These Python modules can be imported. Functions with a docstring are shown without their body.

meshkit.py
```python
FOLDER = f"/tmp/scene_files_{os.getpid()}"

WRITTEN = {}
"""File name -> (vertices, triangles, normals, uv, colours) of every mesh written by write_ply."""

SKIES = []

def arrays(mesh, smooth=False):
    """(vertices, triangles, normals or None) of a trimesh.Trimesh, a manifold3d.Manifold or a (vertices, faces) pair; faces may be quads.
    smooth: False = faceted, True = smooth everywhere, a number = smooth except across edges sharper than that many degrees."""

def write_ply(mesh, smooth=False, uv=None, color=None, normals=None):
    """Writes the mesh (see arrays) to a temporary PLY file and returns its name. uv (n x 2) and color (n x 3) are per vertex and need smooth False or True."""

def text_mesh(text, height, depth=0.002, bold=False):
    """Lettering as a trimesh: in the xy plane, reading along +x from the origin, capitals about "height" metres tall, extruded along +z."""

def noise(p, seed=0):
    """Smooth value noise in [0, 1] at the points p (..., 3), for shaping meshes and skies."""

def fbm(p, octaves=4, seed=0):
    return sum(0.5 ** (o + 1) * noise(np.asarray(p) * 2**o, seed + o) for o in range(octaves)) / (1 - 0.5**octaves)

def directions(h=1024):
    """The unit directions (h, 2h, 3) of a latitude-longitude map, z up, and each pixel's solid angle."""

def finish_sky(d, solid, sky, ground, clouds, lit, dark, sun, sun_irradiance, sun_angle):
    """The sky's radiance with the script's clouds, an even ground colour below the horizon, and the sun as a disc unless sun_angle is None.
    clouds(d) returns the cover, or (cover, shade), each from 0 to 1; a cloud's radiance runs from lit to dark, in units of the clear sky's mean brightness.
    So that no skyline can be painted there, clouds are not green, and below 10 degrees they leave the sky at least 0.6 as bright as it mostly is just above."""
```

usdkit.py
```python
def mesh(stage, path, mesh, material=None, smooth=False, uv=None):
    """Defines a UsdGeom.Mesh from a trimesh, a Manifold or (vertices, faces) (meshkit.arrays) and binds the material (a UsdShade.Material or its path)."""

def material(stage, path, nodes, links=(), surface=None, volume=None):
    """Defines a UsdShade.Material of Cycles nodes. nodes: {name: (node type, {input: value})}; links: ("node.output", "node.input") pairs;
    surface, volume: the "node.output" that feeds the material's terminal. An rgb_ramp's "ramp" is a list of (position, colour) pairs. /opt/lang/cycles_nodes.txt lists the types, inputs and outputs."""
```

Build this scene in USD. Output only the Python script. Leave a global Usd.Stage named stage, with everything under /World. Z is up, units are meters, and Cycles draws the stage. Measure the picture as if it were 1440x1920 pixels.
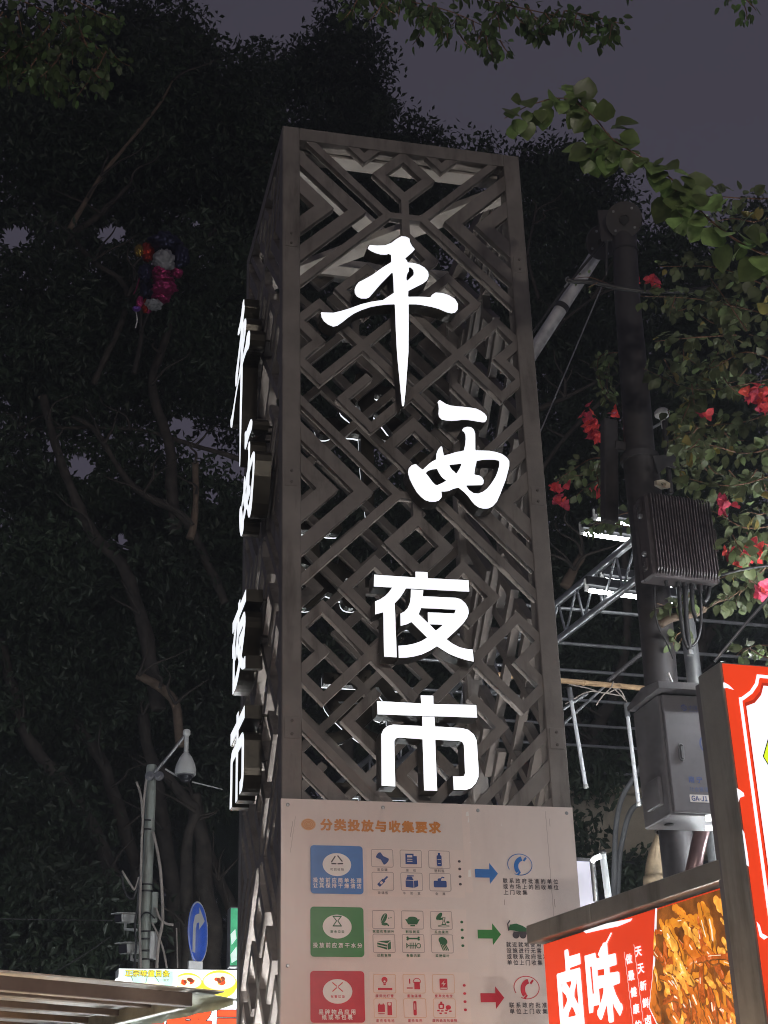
import math, random, glob
import numpy as np, trimesh
from shapely import affinity
from shapely.geometry import Polygon, LineString, Point, MultiPolygon, box as sbox
from shapely.ops import unary_union
import usdkit, meshkit
from pxr import Usd, UsdGeom, UsdShade, UsdLux, Gf, Sdf

stage = Usd.Stage.CreateInMemory()
UsdGeom.SetStageUpAxis(stage, 'Z')
UsdGeom.Xform.Define(stage, '/World')
rng = np.random.default_rng(7)
PI = math.pi
HAZE = .0026

# ---------------------------------------------------------------- camera, sky, exposure
EYE = np.array([0, 0, 1.6])
PITCH, ROLL, FPX = 0.43647, -0.02999, 2791.15          # radians; focal length in pixels of the 1440-wide photo
_F = np.array([0, math.cos(PITCH), math.sin(PITCH)])
_R0 = np.array([1.0, 0, 0])
_U0 = np.cross(_R0, _F)
CR = math.cos(ROLL) * _R0 + math.sin(ROLL) * _U0
CU = -math.sin(ROLL) * _R0 + math.cos(ROLL) * _U0
cam = UsdGeom.Camera.Define(stage, '/World/camera')
m = Gf.Matrix4d(1.0)
for r, a in enumerate((CR, CU, -_F)):
    m.SetRow(r, Gf.Vec4d(*map(float, a), 0))
m.SetRow(3, Gf.Vec4d(*map(float, EYE), 1))
cam.AddTransformOp().Set(m)
cam.CreateHorizontalApertureAttr(36.0)
cam.CreateVerticalApertureAttr(48.0)
cam.CreateFocalLengthAttr(36.0 * FPX / 1440)
cam.CreateClippingRangeAttr(Gf.Vec2f(0.05, 2000))
cam.CreateExposureAttr(0.0)

usdkit.material(stage, '/World/Looks/sky', {
    's': ('sky_texture', {'sky_type': 'single_scattering', 'sun_disc': False, 'sun_elevation': -0.12, 'sun_rotation': 2.6}),
    't': ('texture_coordinate', {}), 'n': ('noise_texture', {'scale': 1.6, 'detail': 4.0}), 'z': ('separate_xyz', {}), 'zr': ('map_range', {'from_min': .1, 'from_max': .75, 'to_min': .16, 'to_max': -.10, 'clamp': True}), 'ad': ('math', {'math_type': 'add'}), 'gg': ('geometry', {}),
    'r': ('rgb_ramp', {'ramp': [(0.2, (0.50, 0.455, 0.63)), (0.8, (0.63, 0.575, 0.80))]}),
    'm': ('mix_color', {'fac': 0.97}), 'b': ('background_shader', {'strength': 0.095})},
    [('t.generated', 'n.vector'), ('t.generated', 'z.vector'), ('z.z', 'zr.value'), ('zr.result', 'ad.value1'), ('n.fac', 'ad.value2'), ('ad.value', 'r.fac'), ('s.color', 'm.a'), ('r.color', 'm.b'), ('m.result', 'b.color')], surface='b.background')
sky = UsdLux.DomeLight.Define(stage, '/World/sky')
UsdShade.MaterialBindingAPI.Apply(sky.GetPrim()).Bind(UsdShade.Material.Get(stage, '/World/Looks/sky'))
sky.GetPrim().SetCustomDataByKey('kind', 'structure')
# (a night scene: no sun; all other light comes from the lit letters, light boxes and the stall, street and added lamps built below)

GLYPHS = {'ping': [('384,5631 394,5652 428,5653 468,5660 499,5678 524,5703 548,5722 570,5723 588,5715 590,5692 599,5673 612,5658 595,5635 562,5599 571,5588 573,5578 600,5579 630,5574 654,5561 671,5540 673,5515 664,5491 643,5471 610,5448 571,5421 569,5388 618,5395 677,5400 683,5412 701,5428 734,5430 768,5421 795,5404 808,5378 805,5349 791,5330 773,5324 749,5328 715,5341 680,5348 641,5352 607,5353 570,5349 567,5226 561,5096 550,4987 541,4892 531,4815 526,4805 522,4809 518,4890 513,4983 508,5063 506,5158 506,5341 469,5335 430,5325 391,5312 347,5290 312,5267 283,5241 259,5216 235,5194 216,5186 192,5195 173,5211 163,5229 159,5255 183,5257 217,5259 255,5274 299,5295 347,5321 396,5341 450,5356 465,5369 503,5402 501,5518 483,5496 443,5445 412,5402 387,5365 372,5355 348,5352 329,5360 319,5376 318,5398 325,5419 338,5439 365,5458 405,5489 450,5532 495,5569 496,5610 484,5616 472,5608 447,5606 422,5611 398,5621', ['578,5553 589,5553 599,5542 602,5526 600,5512 582,5491 565,5471 565,5495 571,5519 579,5531'])], 'xi': [('686,4846 696,4860 706,4852 723,4842 745,4835 783,4834 832,4834 863,4832 885,4823 903,4810 913,4796 912,4782 903,4767 889,4765 855,4768 825,4770 795,4768 772,4762 745,4757 719,4758 700,4761 690,4772 688,4788 691,4813 690,4834', []), ('792,4714 800,4727 816,4734 835,4735 847,4726 853,4706 852,4669 849,4620 881,4622 915,4623 945,4620 971,4613 993,4598 1004,4581 1002,4553 994,4524 982,4487 968,4454 951,4412 934,4375 914,4352 894,4340 872,4336 850,4341 832,4353 818,4370 805,4390 787,4410 763,4430 740,4422 717,4409 699,4405 682,4405 685,4392 683,4374 671,4359 653,4352 631,4350 609,4356 592,4370 574,4390 557,4422 544,4452 537,4483 542,4504 555,4519 574,4527 583,4517 604,4501 612,4510 631,4531 650,4547 667,4557 670,4587 678,4608 696,4631 699,4606 703,4580 726,4588 756,4601 797,4613 803,4640 808,4673 808,4693 803,4707', ['616,4487 628,4499 648,4508 669,4513 677,4494 687,4477 698,4466 712,4459 690,4445 667,4432 657,4433 646,4445 628,4472', '725,4536 753,4542 785,4549 773,4524 755,4494 748,4504 737,4513 730,4524', '852,4567 874,4574 905,4579 935,4581 954,4579 958,4573 955,4549 946,4520 934,4494 913,4461 893,4435 873,4418 850,4407 828,4408 810,4420 795,4443 830,4446 871,4451 877,4458 880,4474 872,4489 859,4497 837,4498 844,4535'])], 'ye': [('374,3991 553,3991 553,4017 606,4019 606,3991 785,3994 785,3942 509,3939 499,3920 484,3897 459,3868 460,3632 407,3632 409,3826 374,3814 375,3871 397,3882 418,3898 434,3915 451,3939 372,3938', []), ('531,3935 584,3935 581,3908 725,3910 746,3905 765,3889 776,3868 778,3846 770,3824 751,3797 721,3766 675,3722 701,3704 728,3691 756,3685 786,3684 788,3631 757,3636 719,3646 684,3659 657,3675 633,3690 601,3668 566,3650 531,3639 500,3633 469,3630 469,3682 505,3687 536,3695 565,3707 593,3725 528,3790 508,3779 481,3770 482,3824 500,3835 514,3851 524,3874 529,3903', ['572,3855 722,3857 715,3839 600,3837 599,3789 560,3826', '604,3785 664,3786 631,3757'])], 'shi': [('372,3441 556,3440 555,3474 608,3475 607,3440 788,3444 789,3391 373,3386', []), ('558,3385 609,3386 610,3346 721,3344 748,3338 771,3320 782,3295 783,3175 781,3145 768,3118 749,3099 725,3090 676,3089 675,3143 707,3144 721,3147 726,3158 727,3273 721,3286 708,3290 608,3291 607,3083 554,3083 556,3291 461,3294 446,3290 439,3280 437,3095 382,3096 386,3303 395,3323 412,3339 436,3346 557,3345', [])]}
# ---------------------------------------------------------------- helpers
def ray(px, py):
    return _F * FPX + CR * (px - 720) - CU * (py - 960)
def at(px, py, Y):
    """the point at depth Y (metres north of the camera) seen at that place of the photograph"""
    d = ray(px, py); return EYE + d * (Y / d[1])
def at_z(px, py, z):
    d = ray(px, py); return EYE + d * ((z - 1.6) / d[2])
def at_plane(px, py, O, n):
    d = ray(px, py); return EYE + d * (np.dot(np.asarray(O) - EYE, n) / np.dot(d, n))

_names = {}
def numbered(parent, name):
    k = (parent, name); i = _names.get(k, 0); _names[k] = i + 1
    return name if i == 0 else f'{name}_{i:03d}'
BASE = {}
def thing(name, label, cat, base=(0, 0, 0), group=None, kind=None):
    path = '/World/' + numbered('/World', name)
    x = UsdGeom.Xform.Define(stage, path)
    x.AddTranslateOp().Set(Gf.Vec3d(*map(float, base)))
    p = x.GetPrim()
    p.SetCustomDataByKey('label', label); p.SetCustomDataByKey('category', cat)
    if group: p.SetCustomDataByKey('group', group)
    if kind: p.SetCustomDataByKey('kind', kind)
    BASE[path] = np.asarray(base, float)
    return path
def put(parent, name, mesh, mat, smooth=False, label=None, kind=None):
    v, f = (mesh.vertices, mesh.faces) if isinstance(mesh, trimesh.Trimesh) else mesh
    v = np.asarray(v, float); f = np.asarray(f, int)
    if len(f) == 0: return None
    if parent is None: parent = '/World'
    b = BASE.get(parent, np.zeros(3))
    path = parent + '/' + numbered(parent, name)
    usdkit.mesh(stage, path, (v - b, f), mat, smooth=smooth)
    BASE[path] = b
    p = stage.GetPrimAtPath(path)
    if label: p.SetCustomDataByKey('label', label)
    if kind: p.SetCustomDataByKey('kind', kind)
    return path
def struct(name, mesh, mat, kind='structure'):
    return put(None, name, mesh, mat, kind=kind)

class MB:
    """collects shapes into one mesh"""
    def __init__(s): s.V, s.F, s.n = [], [], 0
    def add(s, v, f):
        v = np.asarray(v, float); f = np.asarray(f, int)
        if f.ndim == 2 and f.shape[1] == 4: f = np.vstack([f[:, [0, 1, 2]], f[:, [0, 2, 3]]])
        s.V.append(v); s.F.append(f + s.n); s.n += len(v); return s
    def m(s): return (np.vstack(s.V), np.vstack(s.F)) if s.V else (np.zeros((0, 3)), np.zeros((0, 3), int))
    def frame_box(s, o, ex, ey, ez, bev=0.0):
        """box: corner o, edge vectors; bev chamfers the edges"""
        o, ex, ey, ez = (np.asarray(a, float) for a in (o, ex, ey, ez))
        if bev <= 0:
            v = [o + i * ex + j * ey + k * ez for k in (0, 1) for j in (0, 1) for i in (0, 1)]
            f = [[0, 2, 3, 1], [4, 5, 7, 6], [0, 1, 5, 4], [2, 6, 7, 3], [0, 4, 6, 2], [1, 3, 7, 5]]
            return s.add(v, f)
        L = [np.linalg.norm(a) for a in (ex, ey, ez)]; U = [a / l for a, l in zip((ex, ey, ez), L)]
        pts = []
        for a in range(3):
            for si in np.ndindex(2, 2, 2):
                q = o.copy()
                for k in range(3):
                    b = 0 if k == a else bev
                    q = q + U[k] * (b if si[k] == 0 else L[k] - b)
                pts.append(q)
        h = trimesh.convex.convex_hull(np.array(pts))
        return s.add(h.vertices, h.faces)
    def bar(s, p, q, w, h=None, up=(0, 0, 1), bev=0.0):
        p, q = np.asarray(p, float), np.asarray(q, float); h = w if h is None else h
        t = q - p; tn = t / np.linalg.norm(t)
        a = np.cross(tn, up)
        if np.linalg.norm(a) < 1e-4: a = np.cross(tn, (1, 0, 0))
        a /= np.linalg.norm(a); b = np.cross(a, tn)
        return s.frame_box(p - a * w / 2 - b * h / 2, t, a * w, b * h, bev)
    def tube(s, pts, r, n=8, caps=True):
        p = np.asarray(pts, float); r = np.broadcast_to(r, (len(p),)).astype(float)
        t = np.gradient(p, axis=0); t /= np.linalg.norm(t, axis=1, keepdims=True) + 1e-12
        a = np.cross(t[0], (0, 0, 1.0)); 
        if np.linalg.norm(a) < .05: a = np.cross(t[0], (1.0, 0, 0))
        A = []
        for k in range(len(p)):
            a = a - t[k] * np.dot(a, t[k]); a /= np.linalg.norm(a); A.append(a)
        A = np.array(A); B = np.cross(t, A)
        ang = np.arange(n) * 2 * PI / n
        v = p[:, None] + r[:, None, None] * (np.cos(ang)[None, :, None] * A[:, None] + np.sin(ang)[None, :, None] * B[:, None])
        v = v.reshape(-1, 3); f = []
        i, j = np.meshgrid(np.arange(len(p) - 1), np.arange(n), indexing='ij')
        q = np.stack([i * n + j, i * n + (j + 1) % n, (i + 1) * n + (j + 1) % n, (i + 1) * n + j], -1).reshape(-1, 4)
        f = np.vstack([q[:, [0, 1, 2]], q[:, [0, 2, 3]]])
        if caps:
            L = len(p) - 1; c0, c1 = len(v), len(v) + 1
            v = np.vstack([v, p[:1], p[-1:]])
            k = np.arange(n)
            f = np.vstack([f, np.stack([np.full(n, c0), (k + 1) % n, k], 1), np.stack([np.full(n, c1), L * n + k, L * n + (k + 1) % n], 1)])
        return s.add(v, f)
    def lathe(s, base, axis, prof, n=20):
        """prof: (radius, height) pairs along axis from base"""
        ax = np.asarray(axis, float); ax /= np.linalg.norm(ax)
        a = np.cross(ax, (0, 0, 1.0)); 
        if np.linalg.norm(a) < .05: a = np.array([1.0, 0, 0]) - ax * ax[0]
        a /= np.linalg.norm(a); b = np.cross(ax, a); ang = np.arange(n) * 2 * PI / n
        ring = np.cos(ang)[:, None] * a + np.sin(ang)[:, None] * b
        v = np.vstack([np.asarray(base) + ax * h + ring * max(r, 1e-4) for r, h in prof])
        i, j = np.meshgrid(np.arange(len(prof) - 1), np.arange(n), indexing='ij')
        q = np.stack([i * n + j, i * n + (j + 1) % n, (i + 1) * n + (j + 1) % n, (i + 1) * n + j], -1).reshape(-1, 4)
        return s.add(v, q)
    def poly(s, g, fr, o0, o1=None):
        """polygon g in a plane frame fr(u, w, off): a flat sheet at off o0, or a solid from o0 to o1"""
        for pg in getattr(g, 'geoms', [g]):
            if pg.is_empty or pg.area < 1e-9 or pg.geom_type != 'Polygon': continue
            v2, f = trimesh.creation.triangulate_polygon(pg, engine='earcut')
            v2 = np.asarray(v2); f = np.asarray(f)
            a = v2[f]; cr = (a[:, 1, 0] - a[:, 0, 0]) * (a[:, 2, 1] - a[:, 0, 1]) - (a[:, 1, 1] - a[:, 0, 1]) * (a[:, 2, 0] - a[:, 0, 0])
            f = np.where(cr[:, None] < 0, f[:, ::-1], f)
            if o1 is None:
                s.add(fr(v2[:, 0], v2[:, 1], o0), f); continue
            s.add(fr(v2[:, 0], v2[:, 1], o1), f); s.add(fr(v2[:, 0], v2[:, 1], o0), f[:, ::-1])
            for ring in [pg.exterior, *pg.interiors]:
                c = np.array(ring.coords)[:-1]
                if (ring is pg.exterior) != ring.is_ccw: c = c[::-1]
                n = len(c); k = np.arange(n); k2 = (k + 1) % n
                V = np.vstack([fr(c[:, 0], c[:, 1], o0), fr(c[:, 0], c[:, 1], o1)])
                s.add(V, np.stack([k, k2, k2 + n, k + n], 1))
        return s

def spline(pts, n=6):
    p = np.asarray(pts, float)
    if len(p) < 3: return np.linspace(p[0], p[-1], n + 1)
    q = np.vstack([2 * p[0] - p[1], p, 2 * p[-1] - p[-2]]); out = []
    for i in range(1, len(q) - 2):
        for t in np.arange(n) / n:
            a, b, c, d = q[i - 1:i + 3]
            out.append(.5 * (2 * b + (c - a) * t + (2 * a - 5 * b + 4 * c - d) * t * t + (3 * b - a - 3 * c + d) * t ** 3))
    out.append(p[-1]); return np.array(out)
def plane_frame(O, ex, ez, n):
    O, ex, ez, n = (np.asarray(a, float) for a in (O, ex, ez, n))
    def fr(u, w, off):
        u = np.atleast_1d(u).astype(float); w = np.atleast_1d(w).astype(float)
        return O + u[:, None] * ex + w[:, None] * ez + off * n
    return fr

# ---- lettering: outlines of the renderer's own CJK typeface
from PIL import Image, ImageDraw, ImageFont
_font = ImageFont.truetype(glob.glob('/opt/blender-*/*/datafiles/fonts/Noto Sans CJK*.woff2')[0], 64)
_gl = {}
def glyph(ch, bold):
    if (ch, bold) in _gl: return _gl[ch, bold]
    im = Image.new('L', (96, 96)); ImageDraw.Draw(im).text((12, 76), ch, 255, _font, anchor='ls', stroke_width=bold)
    on = np.pad(np.asarray(im) > 127, ((0, 0), (1, 1))).astype(np.int8)
    rows, st = np.nonzero(np.diff(on, axis=1) == 1); en = np.nonzero(np.diff(on, axis=1) == -1)[1]
    g = unary_union([sbox(a, -r - 1, b, -r) for r, a, b in zip(rows, st, en)]) if len(rows) else Polygon()
    g = g.buffer(.7).buffer(-.7).simplify(.8) if len(rows) else g
    g = affinity.affine_transform(g, [1 / 64, 0, 0, 1 / 64, -12 / 64, 76 / 64])
    _gl[ch, bold] = (g, _font.getlength(ch) / 64); return _gl[ch, bold]
def text(s, h, x=0, y=0, bold=1, pitch=None, sx=1.0, vertical=False):
    """polygons of a line of lettering: em height h, starts at x, baseline y"""
    out = []; cx = x; cy = y
    for ch in s:
        g, adv = glyph(ch, bold)
        if not g.is_empty:
            g = affinity.translate(affinity.scale(g, h * sx, h, origin=(0, 0)), cx, cy)
            out += list(getattr(g, 'geoms', [g]))
        if vertical: cy -= pitch or h * 1.1
        else: cx += pitch if pitch else adv * h * sx
    return MultiPolygon([p for p in out if p.geom_type == 'Polygon'])

# ---------------------------------------------------------------- materials
def M(name, col, rough=.5, metal=0.0, var=.2, scale=6.0, bump=0.0, bscale=40.0, spec=.5, trans=0.0, obj_random=0.0, island=0.0, tcol=None, coat=0.0, stain=None):
    n = {'g': ('geometry', {}), 'n': ('noise_texture', {'scale': scale, 'detail': 6.0, 'roughness': .6}),
         'r': ('rgb_ramp', {'ramp': [(.25, tuple(c * (1 - var) for c in col)), (.75, tuple(min(1, c * (1 + var)) for c in col))]}),
         'p': ('principled_bsdf', {'roughness': rough, 'metallic': metal, 'specular_ior_level': spec, 'coat_weight': coat})}
    l = [('g.position', 'n.vector'), ('n.fac', 'r.fac')]
    out = 'r.color'
    if stain:
        n['sn'] = ('noise_texture', {'scale': stain[1], 'detail': 5.0, 'roughness': .65})
        n['smap'] = ('mapping', {'scale': (1.0, 1.0, .18)})
        n['sr'] = ('rgb_ramp', {'ramp': [(.52, (0, 0, 0)), (.68, (1, 1, 1))]})
        n['sm'] = ('mix_color', {'b': stain[0]})
        n['sk'] = ('math', {'math_type': 'multiply', 'value2': stain[2]})
        l += [('g.position', 'smap.vector'), ('smap.vector', 'sn.vector'), ('sn.fac', 'sr.fac'), ('sr.color', 'sk.value1'), ('sk.value', 'sm.fac'), (out, 'sm.a')]
        out = 'sm.result'
    if obj_random or island:
        if obj_random: n['o'] = ('object_info', {}); src, k = 'o.random', obj_random
        else: src, k = 'g.random_per_island', island
        n['h'] = ('map_range', {'from_min': 0., 'from_max': 1., 'to_min': 1 - k, 'to_max': 1 + k})
        n['hh'] = ('map_range', {'from_min': 0., 'from_max': 1., 'to_min': .5 - .035 * k, 'to_max': .5 + .03 * k})
        n['v'] = ('hsv', {})
        l += [(src, 'h.value'), (src, 'hh.value'), ('h.result', 'v.value'), ('hh.result', 'v.hue'), (out, 'v.color')]
        out = 'v.color'
    l.append((out, 'p.base_color'))
    if bump:
        n['bn'] = ('noise_texture', {'scale': bscale, 'detail': 4.0}); n['b'] = ('bump', {'strength': bump, 'distance': .01})
        l += [('g.position', 'bn.vector'), ('bn.fac', 'b.height'), ('b.normal', 'p.normal')]
    surf = 'p.BSDF'
    if trans:
        n['t'] = ('translucent_bsdf', {'color': tcol or col}); n['mx'] = ('mix_closure', {'fac': trans})
        l += [('p.BSDF', 'mx.closure1'), ('t.BSDF', 'mx.closure2')]; surf = 'mx.closure'
        if tcol is None: l.append((out, 't.color'))
    return usdkit.material(stage, '/World/Looks/' + name, n, l, surface=surf)
def E(name, col, strength, var=.04, scale=3.0, gloss=.35):
    """a lit surface: light box print, tube or letter face, with the gloss of its cover sheet"""
    n = {'g': ('geometry', {}), 'n': ('noise_texture', {'scale': scale, 'detail': 3.0}),
         'r': ('rgb_ramp', {'ramp': [(.3, tuple(c * (1 - var) for c in col)), (.7, tuple(c * (1 + var) for c in col))]}),
         'e': ('emission', {'strength': strength}), 'p': ('principled_bsdf', {'roughness': gloss}), 'a': ('add_closure', {})}
    return usdkit.material(stage, '/World/Looks/' + name, n, [('g.position', 'n.vector'), ('n.fac', 'r.fac'), ('r.color', 'e.color'), ('r.color', 'p.base_color'),
        ('e.emission', 'a.closure1'), ('p.BSDF', 'a.closure2')], surface='a.closure')

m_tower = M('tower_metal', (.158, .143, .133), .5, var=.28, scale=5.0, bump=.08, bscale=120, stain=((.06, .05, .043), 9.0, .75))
m_tower_shade = M('tower_metal_shaded', (.08, .069, .062), .5, var=.2, scale=4.0, stain=((.06, .05, .05), 6.0, .5))  # darker copy of the tower metal, shade inside the tower put into colour
m_return = M('letter_return', (.034, .03, .022), .32, metal=.5, var=.4, scale=9.0)
m_letter = E('letter_face', (.90, .93, .98), 1.0, var=.06, scale=2.2)
m_board = M('board_laminate', (.65, .57, .54), .28, var=.05, scale=2.0, spec=.5, stain=((.52, .44, .42), 3.0, .5))
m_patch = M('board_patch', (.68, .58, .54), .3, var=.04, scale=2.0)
m_blue = M('print_blue', (.03, .15, .45), .3, var=.1, scale=20)
m_green = M('print_green', (.025, .18, .035), .3, var=.1, scale=20)
m_red = M('print_red', (.48, .014, .035), .3, var=.1, scale=20)
m_blue_d = M('print_deep_blue', (.015, .05, .22), .3, var=.1)
m_green_d = M('print_deep_green', (.015, .10, .035), .3, var=.1)
m_orange = M('print_orange', (.55, .20, .035), .3, var=.08)
m_coin = M('print_coin', (.62, .33, .14), .3, var=.08)
m_ink = M('print_ink', (.045, .035, .045), .35, var=.1)
m_grey_ink = M('print_grey', (.16, .13, .13), .35, var=.1)
m_pale = M('print_pale', (.72, .70, .68), .3, var=.03)
m_scratch = M('board_scratch', (.22, .17, .15), .5)
m_steel = M('pole_steel', (.047, .044, .047), .45, metal=.2, var=.2, bump=.04, stain=((.05, .04, .035), 6, .5))
m_black = M('black_plastic', (.02, .02, .022), .4, var=.3)
m_alu = M('cast_aluminium', (.06, .05, .052), .42, var=.15, bump=.03, bscale=200)
m_galv_lit = M('galvanised_lightened', (.62, .62, .62), .35, metal=.5, var=.3, scale=14)  # galvanised steel lightened, lamplight on the brace arm put into its colour
m_beam_lit = M('beam_metal_lightened', (.32, .30, .28), .5, var=.2, scale=5, stain=((.2, .18, .16), 6, .5))  # tower metal lightened, light from below painted into the top beams
m_galv = M('galvanised', (.36, .37, .38), .32, metal=.75, var=.25, scale=12)
m_grey = M('grey_paint', (.15, .147, .16), .42, var=.12, stain=((.10, .085, .08), 5, .45))
m_olive = M('olive_grey_metal', (.27, .27, .24), .4, metal=.3, var=.2, scale=7, stain=((.07, .065, .05), 7, .6))
m_white = M('white_plastic', (.62, .62, .60), .4, var=.08)
m_pole_white = M('painted_pole', (.34, .37, .33), .5, var=.2, stain=((.12, .10, .08), 6, .6))
m_cable = M('cable', (.03, .03, .032), .45, var=.2)
m_cable_pale = M('pale_conduit', (.40, .35, .31), .5, var=.2)
m_glass = M('dome_glass', (.02, .02, .025), .06, var=.1, coat=1.0)
m_wood = M('bamboo', (.50, .33, .19), .5, var=.25, scale=10)
m_timber = M('rafter_timber', (.11, .075, .055), .55, var=.4, scale=4, bump=.15, bscale=30)
m_roof = M('roof_sheet', (.40, .36, .31), .5, var=.3, scale=5, bump=.2, bscale=12, stain=((.16, .12, .09), 4, .6))
m_hem = M('tarpaulin', (.50, .56, .46), .6, var=.25, scale=8, bump=.3, bscale=25)
m_bark = M('bark', (.036, .029, .023), .85, var=.6, scale=9, bump=.9, bscale=14)
m_bark2 = M('cut_bark', (.12, .085, .06), .85, var=.3, scale=9, bump=.4)
m_bark_pale = M('pale_bark', (.24, .18, .115), .85, var=.6, scale=13, bump=.5, bscale=20)
m_leaf_far = M('far_leaf', (.052, .098, .046), .5, var=.75, scale=.9, island=.6, trans=.25)
m_leaf_wood = M('wood_leaf', (.05, .07, .055), .7, var=.35, scale=.8, island=.5)
m_leaf_fig = M('fig_leaf', (.11, .185, .06), .42, var=.25, obj_random=.4, trans=.3, scale=9)
m_leaf_fig2 = M('fig_leaf_mass', (.105, .18, .058), .45, var=.25, island=.45, trans=.3, scale=9)
m_leaf_b = M('bract_vine_leaf', (.15, .20, .085), .42, var=.3, obj_random=.45, trans=.3, scale=14)
m_leaf_b2 = M('bract_vine_leaf_mass', (.18, .23, .11), .45, var=.3, island=.45, trans=.3, scale=14)
m_leaf_y = M('yellowing_leaf', (.24, .20, .055), .45, var=.3, obj_random=.35, trans=.3, scale=14)
m_leaf_arch = M('arching_shoot_leaf', (.115, .165, .05), .38, var=.35, obj_random=.45, trans=.3, scale=22)
m_bract = M('bract', (.74, .075, .10), .55, var=.4, obj_random=.5, trans=.4, scale=30)
m_stem = M('vine_stem', (.16, .085, .05), .6, var=.3, scale=20)
m_palm = M('palm_leaf', (.05, .075, .06), .5, var=.3, island=.3, trans=.25)
m_concrete = M('concrete', (.30, .26, .20), .85, var=.25, scale=1.5, bump=.3, stain=((.12, .10, .075), 2.5, .7))
m_asphalt = M('asphalt', (.05, .05, .052), .85, var=.3, scale=3, bump=.5, bscale=90)
m_pave = M('paving', (.20, .19, .18), .8, var=.2, scale=3, bump=.3)
m_tube = E('lamp_tube', (.92, .97, 1.0), 38.0)
m_tube_warm = E('warm_lamp_tube', (1.0, .72, .42), 30.0)
m_batten = E('batten_lamp', (.92, .97, 1.0), 7.0)
m_tube_off = M('unlit_tube', (.80, .81, .84), .25, var=.06)
# ---------------------------------------------------------------- ground
struct('ground', (np.array([[-60, -60, 0], [60, -60, 0], [60, 60, 0], [-60, 60, 0]], float), np.array([[0, 1, 2], [0, 2, 3]])), m_asphalt)
mb = MB(); mb.frame_box((-9, 12.0, 0), (24, 0, 0), (0, 14, 0), (0, 0, .13), .02)
struct('pavement', mb.m(), m_pave)

# ---------------------------------------------------------------- sign tower
YAW = .244929
TU = np.array([math.cos(YAW), math.sin(YAW), 0]); TV = np.array([-math.sin(YAW), math.cos(YAW), 0]); TZ = np.array([0, 0, 1.0])
TA = np.array([-.43457, 5.741, 0]); TW, TD, TH = 1.2, 1.168, 6.362
f_front = plane_frame(TA, TU, TZ, -TV)
f_left = plane_frame(TA + TD * TV, -TV, TZ, -TU)
f_right = plane_frame(TA + TW * TU, TV, TZ, TU)
f_back = plane_frame(TA + TW * TU + TD * TV, -TU, TZ, TV)
tower = thing('sign_tower', 'tall brown metal lattice tower with lit white characters on its sides', 'sign tower', TA)
PW = .083
for du, dv in ((0, 0), (1, 0), (0, 1), (1, 1)):
    o = TA + du * (TW - PW) * TU + dv * (TD - PW) * TV + np.array([0, 0, .02])
    put(tower, 'corner_post', MB().frame_box(o, PW * TU, PW * TV, (TH - .02) * TZ, .004).m(), m_tower)
lattice_mat = m_tower
HUBS = [5.912, 4.422, 2.932, 1.442]
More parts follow.
